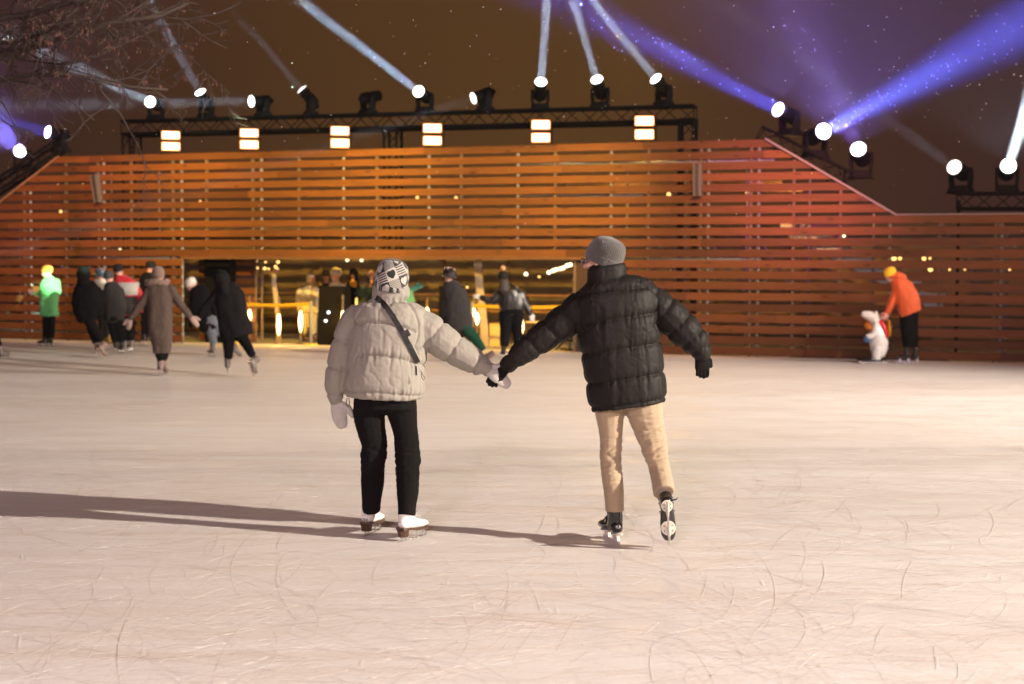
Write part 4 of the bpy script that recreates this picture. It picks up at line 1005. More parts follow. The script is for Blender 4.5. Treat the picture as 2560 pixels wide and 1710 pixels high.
m_fn = puffer(MD, m_rows, [[(1435, 813), (1520, 797), (1650, 779)], [(1440, 886), (1540, 870), (1660, 853)], [(1450, 960), (1560, 943), (1670, 927)], [(1465, 1020), (1570, 1006), (1680, 990)], [(1440, 737), (1520, 722), (1640, 714)]],
              [[(1436, 735), (1444, 770), (1442, 810), (1440, 838)], [(1622, 706), (1640, 745), (1640, 780), (1645, 815)]],
              [dict(pts=m_armL[:-1], seams=(.17, .42, .66, .93), **{'from': .12}), dict(pts=m_armR[:-1], seams=(.22, .50, .76, .95), **{'from': .12})], A=.010, seed=7.0, wr=.008, big=.008, gro=.006, dseam=.022)
mn = person('person in a black puffer jacket, beige chinos and grey beanie, skating beside the cream jacket', MD, (1502, 650), coat=m_rows, arms=[m_armL, m_armR], legs=m_legs,
            mcoat=blackj, mleg=chino, mskate=M['black_plastic'], mhand=gloveb, skate_kind='hockey', face=(-.90, .44, 0), tilt=(-.06, 0, 1),
            thick=lambda i, a: (.09, .1, .105, .11, .13, .15, .165, .18, .18, .18, .18, .175, .17, .165)[i], vox=.0068, sm=5, ex=2.3, coat_fn=m_fn, leg_fn=legfold(8., [(1528, 1150, MD), (1625, 1070, MD), (1636, 1125, MD)], .008), bodyvox=.0055)
mroot = mn['root']; Mh = mn['Mh']
grey_knit = cloth('grey_ribbed_knit', (.085, .080, .072), .95, bump=.6, bscale=260, sheen=.4)
def ribbed_beanie(Mh, root):
    n = 240; rows = [(-.028, .083, .106, -.008), (-.029, .092, .114, -.008), (-.025, .0935, .1155, -.008), (.012, .0955, .1175, -.010), (.019, .095, .117, -.010), (.022, .093, .115, -.010), (.03, .0935, .116, -.011)]
    for i in range(1, 17):
        t = i / 16; c = max(.01, math.cos(t * math.pi / 2) ** .60); rows.append((.03 + .105 * math.sin(t * math.pi / 2), .0935 * c, .116 * c, -.011 - .018 * t))
    Mx = Mh @ Matrix.Translation((0, -.01, .012)) @ Matrix.Rotation(R(25), 4, 'X')
    vs, fs = lathe(rows, Mx, n, fn=lambda th, i: (.009 * math.cos(th * 48) + .006 * math.cos(th * 6) * max(0, i - 8) / 10))
    me = bpy.data.meshes.new('beanie'); me.from_pydata(vs, [], fs); me.update(); fix_normals(me)
    displace(me, lambda co, no: .003 * nz(co, 14)); return link('beanie', me, grey_knit, root, smooth=True)
ribbed_beanie(Mh, mroot)
# glasses
gl = mat('glasses_frame', (.35, .32, .40), .25, .9); lensm = bpy.data.materials.new('glass_lens'); lensm.use_nodes = True
b_ = lensm.node_tree.nodes['Principled BSDF']; b_.inputs['Transmission Weight'].default_value = .95; b_.inputs['Roughness'].default_value = .02; b_.inputs['Base Color'].default_value = (.95, .92, 1, 1)
mb = MB()
for x in (-.034, .034):
    k_ = 18; ring = [V((x + .025 * math.cos(2 * math.pi * i / k_), .102, -.004 + .021 * math.sin(2 * math.pi * i / k_))) for i in range(k_ + 1)]
    mb.loft(ring, [.0022] * (k_ + 1), n=6, dome=False, M=Mh)
    mb.loft([V((x * 1.7, .100, .002)), V((x * 2.35, .06, .004)), V((x * 2.4, -.01, .0))], [.002] * 3, n=5, M=Mh)
mb.loft([V((-.010, .103, .0)), V((0, .108, .004)), V((.010, .103, .0))], [.0018] * 3, n=5, M=Mh)
gls = mb.out('glasses', gl, mroot)
for x in (-.034, .034):
    b2 = MB(); b2.loft([V((x, .1015, -.004)), V((x, .1030, -.004))], [.0235, .0235], [.020, .020], side=Mh.to_3x3() @ V((1, 0, 0)), n=16, dome=False, M=Mh); b2.out('lens', lensm, gls)
for x in (-.034, .034):
    b2 = MB(); b2.ball((x, .080, -.004), (.012, .010, .008), Mh, 10); b2.out('eye', mat('eye', (.25, .2, .2), .2), mroot, smooth=True)
write_on(mroot, '43', 1544, 1317, .030, M['white_ink']); write_on(mroot, '43', 1668, 1276, .022, mat('faded_ink', (.12, .1, .1), .6))
for pts in ([(1519, 1288), (1512, 1296), (1509, 1302)], [(1512, 1304), (1504, 1306), (1501, 1309)]):
    mb = MB(); mb.loft([P(x, y, 8.5) for x, y in pts], [.0035, .003, .002], n=6); mb.out('lace', M['black_plastic'], mroot)
mb = MB(); mb.loft([P(x, y, 8.33) for x, y in ((1683, 1250), (1690, 1249), (1694, 1244))], [.006, .005, .002], n=6); mb.out('lace', M['black_plastic'], mroot)

# ------------------------------------------------------------------ the other skaters
coats = dict(black=cloth('black_coat', (.005, .0045, .005), spec=.08), black2=cloth('black_parka', (.008, .007, .0075), spec=.1), brown=cloth('taupe_wool_coat', (.080, .056, .046), .95, bump=.8, bscale=70), dgrey=cloth('dark_grey_coat', (.028, .025, .024)),
             green=cloth('green_coat', (.11, .42, .14)), red=cloth('red_jacket', (.50, .012, .02)), orange=cloth('orange_jacket', (.60, .085, .006), .6), fur=cloth('pale_fur', (.50, .40, .22), .95, bump=1.0, bscale=30, var=.25, vscale=9),
             white=cloth('white_coat', (.72, .66, .56)), leather=mat('black_leather', (.014, .012, .011), .3, bump=.4, bscale=18, coat=.1), teal=cloth('teal_jacket', (.04, .20, .17)), jeans=cloth('grey_jeans', (.09, .10, .12)), blk=cloth('black_trousers', (.005, .005, .0055), spec=.08), gtr=cloth('green_trousers', (.004, .038, .02)),
             fawn=cloth('fawn_jeans', (.42, .36, .28)))
hats = dict(orange=cloth('orange_knit', (.80, .34, .03)), black=cloth('black_knit', (.012, .011, .012)), grey=cloth('grey_knit', (.06, .055, .055)), rose=cloth('rose_brown_knit', (.16, .10, .08), .95, bump=.9, bscale=80), white=cloth('white_knit', (.62, .57, .50)), yellow=cloth('yellow_knit', (.85, .52, .01)), tan=cloth('tan_pompom', (.45, .25, .13)),
            shell=mat('helmet_shell', (.02, .018, .02), .12, coat=1), blue=mat('grey_blue_helmet', (.10, .15, .20), .15, coat=.8), visor=mat('visor', (.03, .02, .12), .05, coat=1))
boots = dict(black=mat('black_boot', (.015, .014, .014), .35, coat=.3), grey=mat('grey_rental_boot', (.13, .11, .10), .5), pink=mat('pinkish_boot', (.19, .13, .115), .6), yellow=mat('yellow_black_boot', (.35, .22, .02), .5), brown=mat('brown_boot', (.10, .06, .05), .5))
yel = cloth('yellow_mitten', (.80, .42, .02)); rosem = cloth('rose_mitten', (.30, .20, .17)); whitem = cloth('white_mitten', (.6, .55, .5))
AW = (0, 1, 0); LF = (-1, 0, 0); RT = (1, 0, 0); CM = (0, -1, 0); UP = (0, 0, 1)
GL = 'skaters on the far side of the rink in front of the wall'
def ank(px, py, D, h=.19): return (px, py - h * F / D)
def leg(pts, foot, D, hd, up=None, dy=0):
    x, y = ank(foot[0], foot[1], D + dy); return [tuple(p) for p in pts] + [(x, y, hd, up, dy)]

# marshal in green
person('person in an orange knitted hat and green coat caught in a bright green light', 29.8, (117, 680), coat=[(122, 690, 9), (124, 697, 14), (124, 706, 21), (122, 725, 25), (122, 748, 24), (122, 770, 23), (124, 791, 23)],
       arms=[[(118, 716, 8), (104, 733, 6), (85, 735, 5), (66, 722)], [(142, 706, 9), (146, 728, 8), (138, 744, 6), (128, 748)]], legs=[leg([(118, 785, 12), (116, 815, 10), (115, 846, 8)], (112, 867), 29.8, (-1, .1, 0)), leg([(127, 785, 12), (128, 815, 10), (127, 846, 8)], (126, 868), 29.8, (-.8, .5, 0))],
       hat=('beanie', hats['orange']), mcoat=coats['green'], mleg=coats['blk'], mskate=boots['black'], mhand=rosem, face=(-.9, -.2, 0), group=GL)
person('person in an all black hooded jacket gliding left of the grey coat', 26.4, (211, 688), coat=[(212, 700, 14), (214, 708, 24), (217, 722, 33), (221, 745, 37), (221, 770, 35), (219, 788, 28), (221, 800, 23)],
       arms=[[(192, 725, 9), (186, 755, 9), (192, 785, 8), (200, 800)], [(245, 725, 9), (254, 752, 9), (250, 778, 8), (243, 790)]],
       legs=[leg([(224, 798, 15), (232, 830, 12), (241, 858, 9)], (243, 890), 26.4, (-.2, .97, 0)), [(221, 798, 14), (238, 828, 12), (254, 852, 9, -.1), (258, 866, (.45, .4, -.75), (.25, .8, .5), -.15)]],
       hat=('hood', coats['black']), mcoat=coats['black'], mleg=coats['blk'], mskate=boots['pink'], face=(.1, 1, 0), group=GL, k=1.12)
person('person in a grey-blue helmet, mostly hidden between the black hood and the grey beanie', 28.6, (250, 684), coat=[(249, 697, 12), (250, 706, 17), (253, 725, 20), (256, 755, 20), (258, 785, 19)], arms=[[(262, 715, 7), (268, 745, 7), (266, 770, 6), (262, 782)]],
       legs=[leg([(258, 783, 13), (257, 815, 11), (256, 843, 8)], (258, 868), 28.6, (.5, .8, 0)), leg([(266, 783, 11), (266, 815, 10), (268, 843, 8)], (271, 869), 28.6, (.9, .3, 0))], hat=('helmet', hats['blue'], hats['visor']), mcoat=coats['white'], mleg=coats['dgrey'], mskate=boots['yellow'], face=(-.6, .7, 0), group=GL)
person('person in a dark grey coat and grey beanie beside the red and white jacket', 27.4, (273, 694), coat=[(276, 705, 11), (278, 712, 18), (282, 728, 24), (285, 755, 26), (288, 785, 25), (289, 806, 23)],
       arms=[[(262, 728, 8), (258, 755, 8), (262, 782, 7), (264, 793)], [(302, 726, 8), (309, 752, 8), (308, 780, 7), (306, 792)]], legs=[leg([(281, 802, 14), (285, 832, 11), (289, 856, 8)], (289, 881), 27.4, (-.3, .95, 0)), leg([(297, 802, 14), (300, 832, 11), (304, 856, 9)], (304, 884), 27.4, (-.6, .8, 0))],
       hat=('beanie', hats['grey']), mcoat=coats['dgrey'], mleg=coats['blk'], mskate=boots['black'], face=(.1, 1, 0), group=GL)
pr = person('person in a red jacket with a pale band across the back and a black cap', 27.9, (297, 677), coat=[(301, 688, 10), (305, 695, 19), (313, 708, 26), (318, 728, 28), (318, 755, 26), (317, 780, 24), (316, 790, 23)],
       arms=[[(292, 712, 8), (288, 740, 8), (291, 765, 7), (293, 777)], [(337, 712, 9), (350, 738, 8), (353, 762, 7), (352, 774)]], legs=[leg([(309, 787, 13), (311, 825, 11), (313, 852, 9)], (313, 878), 27.9, (.2, .97, 0)), leg([(324, 787, 13), (327, 825, 11), (328, 852, 9)], (328, 879), 27.9, (-.5, .8, 0))],
       hat=('beanie', hats['black']), mcoat=coats['red'], mleg=coats['blk'], mskate=boots['grey'], face=(.2, .97, 0), group=GL)
mb = MB(); P0 = [P(x, y, 27.9) for x, y in ((318, 706), (319, 738), (318, 741), (317, 786))]; s_ = 27.9 / F
mb.loft(P0[:2], [29 * s_, 29.6 * s_], [.165, .175], side=(1, 0, 0), n=20, dome=False, ex=2.4); mb.out('pale_band', cloth('pale_band', (.42, .39, .36)), pr['root'], smooth=True)
mb = MB(); mb.loft(P0[2:], [28.6 * s_, 25.5 * s_], [.175, .165], side=(1, 0, 0), n=20, dome=False, ex=2.4); mb.out('dark_band', coats['dgrey'], pr['root'], smooth=True)
person('person in black with a black cap standing at the wall, behind the taupe coat', 30.2, (378, 668), coat=[(373, 680, 9), (370, 686, 14), (367, 702, 20), (367, 725, 21), (367, 755, 19), (367, 775, 17)],
       arms=[[(352, 708, 7), (349, 735, 7), (353, 760, 6), (356, 770)], [(383, 708, 7), (386, 735, 7), (384, 758, 6), (382, 768)]], legs=[leg([(361, 770, 10), (361, 805, 8), (361, 836, 7)], (359, 861), 30.2, (-.6, .8, 0)), leg([(373, 770, 10), (373, 805, 8), (373, 836, 7)], (374, 860), 30.2, (.4, .8, 0))],
       hat=('beanie', hats['black']), mcoat=coats['black2'], mleg=coats['blk'], mskate=boots['black'], face=(.8, .5, 0), group=GL)
bc = person('person in a long taupe wool coat and rose-brown knitted hat, arms spread', 21.84, (395, 690), coat=[(394, 703, 17), (394, 710, 22), (397, 718, 27), (401, 740, 32), (400, 770, 31), (400, 805, 31), (402, 840, 29), (404, 865, 24), (404, 884, 21)],
       arms=[[(376, 724, 12), (358, 752, 11), (340, 778, 10), (327, 795, 8), (321, 815)], [(427, 722, 12), (446, 752, 11), (463, 777, 9), (476, 792, 7), (488, 806)]],
       legs=[leg([(400, 875, 15), (402, 890, 13), (405, 902, 10)], (401, 937), 21.84, (-.35, .93, 0)), [(409, 875, 14, .15), (411, 885, 11, .3), (410, 893, 9, .4), (412, 903, (.1, .75, -.6), (0, .6, .75), .5)]],
       hat=('beanie', hats['rose']), mcoat=coats['brown'], mleg=coats['blk'], mskate=boots['pink'], mhand=rosem, hand='mitten', face=(-.2, .97, 0), group=GL, vox=.015, k=1.05)
mb = MB(); hc_ = P(393, 706, 21.84); mb.loft([hc_ + V((.15 * math.cos(a), .10 * math.sin(a), .015 * math.sin(3 * a))) for a in [i * math.pi / 6 for i in range(13)]], [.05] * 13, n=8, dome=False); me = fuse(mb, .014, 1); displace(me, lambda co, no: .012 * nz(co, 30)); link('fur_collar', me, hats['rose'], bc['root'], smooth=True)
person('person in a white hat and black coat leaning forward beside the recessed boards', 26.6, (478, 712), coat=[(487, 716, 13), (494, 718, 20), (499, 732, 26), (499, 755, 27), (503, 780, 24), (512, 802, 23), (522, 818, 22), (527, 826, 20)],
       arms=[[(484, 738, 9), (482, 762, 8), (488, 785, 7), (497, 797)], [(516, 738, 9), (530, 760, 8), (538, 782, 7), (541, 793)]],
       legs=[leg([(520, 806, 16), (530, 835, 12), (535, 862, 9)], (532, 893), 26.6, (-.7, .7, 0)), [(528, 806, 14), (560, 835, 12, .1), (583, 858, 9, .2), (588, 870, (.5, .6, -.55), (-.3, .7, .6), .2)]],
       hat=('beanie', hats['white']), mcoat=coats['black'], mleg=coats['jeans'], mskate=boots['grey'], face=(-.95, .2, -.25), tilt=(-.55, 0, .8), group=GL)
person('person in a long black hooded coat pushing off in front of the dark column', 21.9, (552, 702), coat=[(558, 710, 21), (563, 716, 28), (571, 732, 35), (575, 760, 36), (581, 790, 39), (589, 820, 43), (594, 843, 42)],
       arms=[[(543, 735, 13), (521, 762, 11), (503, 783, 9), (491, 798, 7), (482, 806)], [(600, 735, 12), (607, 765, 11), (606, 792, 9), (602, 806)]],
       legs=[leg([(571, 835, 19), (571, 868, 14), (571, 898, 10)], (569, 933), 21.9, (-.25, .97, 0)), [(600, 835, 17), (617, 862, 13, -.1), (631, 888, 10, -.2), (637, 903, (.35, .25, -.9), (.3, .9, .3), -.25)]],
       hat=('hood', coats['black2']), mcoat=coats['black2'], mleg=coats['blk'], mskate=boots['grey'], face=(-.6, .75, 0), group=GL, k=1.12)
person('skater almost outside the left picture edge, only a grey boot showing', 26.0, (-38, 690), coat=[(-38, 702, 12), (-38, 710, 22), (-38, 735, 27), (-38, 770, 26), (-38, 800, 25)], arms=[[(-15, 728, 8), (-12, 755, 8), (-16, 780, 7), (-18, 790)]],
       legs=[leg([(-42, 795, 15), (-44, 835, 12), (-44, 866, 9)], (-44, 897), 26.0, (-.3, .9, 0)), [(-32, 795, 15), (-16, 835, 12), (-3, 866, 9), (0, 876, (.8, .1, .15), (-.2, -.1, .95), 0)]],
       hat=('beanie', hats['black']), mcoat=coats['dgrey'], mleg=coats['blk'], mskate=boots['grey'], face=(-.3, .95, 0), group=GL)

# behind and in front of the opening
GO = 'people standing in the lit opening of the wall'
fu = person('person in a pale yellow fur coat with hood up, standing by the tape barrier', 32.5, (779, 698), coat=[(777, 710, 10), (776, 716, 16), (773, 728, 22), (770, 748, 27), (769, 768, 28), (769, 781, 27)],
       arms=[[(751, 728, 9), (746, 748, 9), (750, 768, 8), (755, 778)], [(793, 728, 9), (800, 755, 8), (803, 780, 7), (802, 790)]], legs=[leg([(762, 776, 12), (761, 808, 10), (760, 835, 8)], (759, 857), 32.5, (.7, -.6, 0)), leg([(779, 776, 12), (782, 808, 10), (784, 835, 8)], (786, 857), 32.5, (.8, -.3, 0))],
       mcoat=coats['fur'], mleg=coats['fawn'], mskate=boots['brown'], face=(.75, -.6, 0), group=GO, eyes=True, hand='mitten', mhand=coats['fur'])
mb = MB(); Mf = fu['Mh']; mb.ball((0, -.035, .03), (.105, .10, .12), Mf, 12); mb.loft([V((0, -.05, -.08)), V((0, -.05, -.14))], [.08, .12], n=10, M=Mf); me = fuse(mb, .012, 2); displace(me, lambda co, no: .01 * nz(co, 35)); link('hood', me, coats['fur'], fu['root'], smooth=True)
mb = MB(); mb.loft([V((.035, .08, -.06)), V((.04, .09, -.16)), V((.05, .12, -.30)), V((.06, .11, -.40))], [.028, .035, .04, .02], n=8, M=Mf); mb.loft([V((-.045, .07, -.05)), V((-.055, .08, -.15)), V((-.05, .1, -.26))], [.02, .03, .02], n=8, M=Mf); link('long_hair', fuse(mb, .01, 1), mat('blond_hair', (.45, .28, .09), .7, bump=.6, bscale=80), fu['root'], smooth=True)
hairm = mat('dark_hair', (.02, .013, .01), .6)
def simple(label, D, head, w, mcoat, hat, face, arms=None, k=1.0, mhand=None, hand='glove', mleg='blk', skin=None, eyes=True):
    x, y = head; g0 = 671 + x * .0049 + CAMZ * F / D; s = F / D
    coat = [(x, y + .17 * s, w * .5), (x, y + .22 * s, w * .8), (x, y + .36 * s, w), (x, y + .62 * s, w), (x, y + .85 * s, w * .95)]
    if arms is None: arms = [[(x - w * .95, y + .34 * s, .06 * s), (x - w * 1.1, y + .58 * s, .055 * s), (x - w * .9, y + .80 * s, .045 * s), (x - w * .8, y + .88 * s)], [(x + w * .95, y + .34 * s, .06 * s), (x + w * 1.1, y + .58 * s, .055 * s), (x + w * .9, y + .80 * s, .045 * s), (x + w * .8, y + .88 * s)]]
    legs = [leg([(x + q * w * .45, y + .82 * s, .10 * s), (x + q * w * .5, g0 - .5 * s, .08 * s), (x + q * w * .5, g0 - .22 * s, .065 * s)], (x + q * w * .5, g0), D, (q * .2 + face[0] * .5, face[1], 0)) for q in (-1, 1)]
    return person(label, D, head, coat=coat, arms=arms, legs=legs, hat=hat, mcoat=coats[mcoat], mleg=coats[mleg], mskate=boots['black'], mhand=mhand, hand=hand, face=face, group=GO, eyes=eyes, k=k, skin=skin, vox=.02)
simple('person in a dark hat with a pale collar looking over the black box', 33.0, (815, 690), 15, 'black2', ('beanie', hats['black']), (.2, -.95, 0))
simple('person in a fluffy white hat and white coat next to the dark hat', 32.6, (839, 686), 19, 'white', ('beanie', hats['white']), (-.8, -.5, 0), k=1.15)
simple('person in a black hood holding something up with yellow mittens', 33.4, (883, 686), 20, 'black', ('hood', coats['black']), (-.2, -.95, 0), mhand=yel, hand='mitten',
       arms=[[(868, 722, 7), (866, 736, 7), (868, 734, 6, -.2), (874, 712, 5, -.35), (884, 707, 0, -.4)], [(898, 722, 7), (901, 735, 7), (899, 728, 6, -.2), (893, 716, 5, -.35), (882, 712, 0, -.4)]])
simple('bareheaded person in dark clothes looking down at a phone', 33.6, (928, 688), 16, 'dgrey', None, (-.1, -.98, 0), mhand=M['skin'],
       arms=[[(916, 724, 6), (913, 738, 6), (917, 730, 5, -.2), (920, 716, 4, -.3), (922, 708, 0, -.35)], [(940, 724, 6), (943, 738, 6), (938, 730, 5, -.2), (926, 718, 4, -.3), (923, 709, 0, -.35)]])
mb = MB(); q = P(921, 706, 33.2); mb.box((q.x - .035, q.y - .006, q.z - .02), (q.x + .035, q.y + .006, q.z + .12)); root_ = mb.out('phone', mat('phone_body', (.02, .02, .02), .2)); tag(root_, 'dark phone held up by the bareheaded person in the opening', 'phone')
simple('tall person at the back whose dark hair shows beside the patterned hat', 35.0, (950, 676), 17, 'black2', ('beanie', hats['black']), (.1, -.98, 0))
person('person in a teal jacket and hood, hidden behind the skater in the cream puffer', 31.0, (1008, 712), coat=[(1010, 722, 14), (1012, 730, 20), (1013, 752, 24), (1012, 785, 24)], arms=[[(1024, 730, 8), (1030, 722, 8), (1036, 722, 7), (1044, 718)]],
       legs=[leg([(1005, 782, 12), (1004, 815, 10), (1003, 842, 8)], (1003, 865), 31.0, (.3, -.9, 0)), leg([(1019, 782, 12), (1020, 815, 10), (1021, 842, 8)], (1021, 865), 31.0, (.5, -.8, 0))], hat=('hood', coats['teal']), mcoat=coats['teal'], mleg=coats['blk'], mskate=boots['black'], mhand=coats['teal'], hand='mitten', face=(.7, -.6, 0), group=GO, k=1.1)

person('person in a glossy helmet, dark jacket and green trousers striding to the left', 25.5, (1123, 686), coat=[(1122, 702, 14), (1127, 709, 19), (1134, 726, 26), (1139, 750, 29), (1143, 780, 32), (1147, 805, 35), (1149, 826, 33)],
       arms=[[(1120, 728, 9), (1113, 758, 9), (1112, 788, 8), (1112, 802)], [(1156, 728, 9), (1166, 755, 9), (1170, 782, 8), (1171, 796)]],
       legs=[leg([(1134, 820, 14), (1135, 848, 11), (1136, 872, 9)], (1134, 905), 25.5, (-.9, .3, 0)), [(1165, 820, 17), (1187, 845, 13), (1209, 876, 9), (1226, 888, (.55, .1, -.8), (.75, .2, .5), 0)]],
       hat=('helmet', hats['shell'], hats['visor']), mcoat=coats['dgrey'], mleg=coats['gtr'], mskate=boots['brown'], face=(-.5, .8, 0), group=GL, k=1.15)
pj = person('person in a shiny black jacket and pompom hat reaching an arm out to the left', 26.7, (1258, 696), coat=[(1259, 708, 12), (1262, 714, 19), (1270, 728, 28), (1275, 748, 31), (1279, 770, 31), (1281, 788, 29)],
       arms=[[(1250, 732, 12), (1233, 752, 11), (1214, 748, 9), (1204, 744, 7), (1190, 741)], [(1301, 734, 12), (1314, 762, 10), (1325, 783, 8), (1334, 806)]],
       legs=[leg([(1266, 784, 19), (1263, 830, 14), (1260, 866, 11)], (1259, 897), 26.7, (-.3, .95, 0)), leg([(1291, 784, 18), (1294, 825, 13), (1296, 866, 11)], (1298, 898), 26.7, (.2, .95, 0))],
       hat=('pom', hats['black'], hats['tan']), mcoat=coats['leather'], mleg=coats['blk'], mskate=boots['black'], mhand=whitem, face=(-.1, .97, 0), group=GL, k=1.05)
mb = MB(); Mf = pj['Mh']; mb.loft([V((0, -.07, .0)), V((0, -.10, -.1)), V((0, -.13, -.22)), V((0, -.12, -.28))], [.07, .095, .10, .06], [.04, .05, .05, .03], side=Mf.to_3x3() @ V((1, 0, 0)), n=12, M=Mf); me = fuse(mb, .012, 2); displace(me, lambda co, no: .008 * nz(co, 25)); link('long_hair', me, hairm, pj['root'], smooth=True)
person('person in an orange hooded jacket and yellow hat stooping over the bear skating aid', 25.7, (2226, 687), coat=[(2238, 697, 13), (2246, 703, 20), (2256, 718, 26), (2265, 738, 29), (2272, 760, 30), (2276, 784, 28)],
       arms=[[(2243, 718, 12), (2235, 742, 10), (2225, 764, 9), (2216, 780, 7), (2208, 793)], [(2250, 720, 11, .15), (2238, 745, 10, .15), (2228, 768, 8, .15), (2221, 782, 6, .15), (2214, 794, 0, .15)]],
       legs=[leg([(2266, 778, 19), (2268, 820, 17), (2271, 866, 13)], (2266, 907), 25.7, (-.95, .1, 0)), leg([(2280, 778, 17), (2280, 820, 15), (2284, 866, 12)], (2288, 907), 25.7, (-.9, .35, 0), dy=.1)],
       hat=('beanie', hats['yellow']), mcoat=coats['orange'], mleg=coats['blk'], mskate=boots['black'], mhand=M['skin'], face=(-.85, 0, -.45), tilt=(-.5, 0, .85), group=GL, thick=.75)
mb = MB(); c_ = P(2243, 694, 25.7); mb.loft([c_ + V((-.10, 0, .02)), c_ + V((0, 0, .03)), c_ + V((.11, 0, .01))], [.07, .09, .06], [.1, .12, .09], side=(0, 0, 1), n=12); me = fuse(mb, .014, 2); displace(me, lambda co, no: .01 * nz(co, 20))
o_ = link('lowered_hood', me, coats['orange'], [x for x in C.objects if x.name.startswith('person')][-1], smooth=True)

# ------------------------------------------------------------------ bear-shaped skating aid
BD = 25.85
def b(x, y, dz=0): return P(x, y, BD + dz)
bear = empty('skating_aid', G(2180, 908), 'glossy white bear-shaped skating aid with a red harness on a low sledge', 'skating aid'); bs = BD / F
white_pl = mat('white_plastic', (.78, .76, .72), .18, coat=.6); redp = mat('red_plastic', (.62, .01, .015), .2, coat=.5)
mb = MB(); mb.loft([b(2162, 786), b(2172, 789), b(2184, 794), b(2194, 800)], [10 * bs, 12.5 * bs, 15.5 * bs, 13 * bs], [.075, .095, .12, .11], side=(.3, 0, 1), n=16)
for dz in (-.07, .07): mb.ball(b(2190, 783, dz), .042, None, 10)
mb.loft([b(2189, 800), b(2190, 818), b(2194, 838), b(2197, 858), b(2197, 876)], [12 * bs, 17 * bs, 21 * bs, 24 * bs, 21 * bs], [.11, .13, .155, .17, .15], side=(1, 0, 0), n=18)
for dz in (-.09, .09): mb.loft([b(2194, 872, dz), b(2190, 888, dz), b(2191, 898, dz)], [13 * bs, 11 * bs, 11 * bs], n=12); mb.loft([b(2193, 898, dz), b(2182, 901, dz)], [7 * bs, 6 * bs], n=10); 
for dz in (-.14, .14): mb.loft([b(2190, 812, dz), b(2186, 834, dz), b(2175, 842, dz), b(2170, 840, dz)], [9 * bs, 8 * bs, 7 * bs, 6 * bs], n=10)
link('body', fuse(mb, .009, 3), white_pl, bear, smooth=True)
mb = MB(); mb.ball(b(2150, 783), (.018, .024, .016), None, 8); mb.out('nose', M['ink'], bear, smooth=True)
for dz in (-.075, .075): mb = MB(); mb.ball(b(2171, 786, dz), .011, None, 6); mb.out('eye', M['ink'], bear, smooth=True)
mb = MB(); mb.loft([b(2200, 806), b(2208, 820), b(2213, 838), b(2213, 846)], [9 * bs, 8 * bs, 6 * bs, 5 * bs], [.15, .16, .15, .12], side=(1, 0, 0), n=14); mb.loft([b(2199, 806), b(2187, 806), b(2182, 818)], [.04, .04, .03], [.15, .145, .14], side=(0, 0, 1), n=12); link('red_harness', fuse(mb, .01, 2), redp, bear, smooth=True)
mb = MB(); mb.loft([b(2221, 802), b(2223, 820), b(2223, 838)], [.022, .03, .024], [.07, .09, .07], side=(1, 0, 0), n=12); mb.out('yellow_pack', mat('yellow_plastic', (.75, .50, .02), .25, coat=.4), bear, smooth=True)
mb = MB(); mb.loft([b(2168, 814), b(2176, 821), b(2192, 817)], [.06, .065, .055], [.13, .15, .15], side=(0, 0, 1), n=12); mb.out('orange_scarf', mat('orange_plastic', (.75, .22, .02), .3, coat=.4), bear, smooth=True)
mb = MB(); mb.ball(b(2168, 847), .065, None, 14); mb.out('blue_ball', mat('blue_plastic', (.08, .28, .62), .2, coat=.5), bear, smooth=True)
mb = MB(); mb.loft([b(2205, 800, -.1), b(2209, 787, -.1)], [.022, .022], n=8); mb.loft([b(2209, 787, -.16), b(2209, 787, -.02)], [.024] * 2, n=8); mb.out('handle', redp, bear, smooth=True)
mb = MB(); mb.loft([b(2205, 800, .1), b(2209, 787, .1)], [.022, .022], n=8); mb.loft([b(2209, 787, .02), b(2209, 787, .16)], [.024] * 2, n=8); mb.out('handle', redp, bear, smooth=True)
c_ = b(2179, 905); mb = MB(); mb.loft([V((c_.x, c_.y, .04)), V((c_.x, c_.y, .062))], [.25, .25], [.19, .19], side=(1, 0, 0), n=20, ex=5, dome=False); mb.out('base_board', M['ink'], bear)
for dy in (-.14, .14): mb = MB(); mb.loft([V((c_.x - .26, c_.y + dy, .030)), V((c_.x - .2, c_.y + dy, .016)), V((c_.x + .24, c_.y + dy, .016))], [.012] * 3, n=6); mb.out('runner', white_pl, bear)

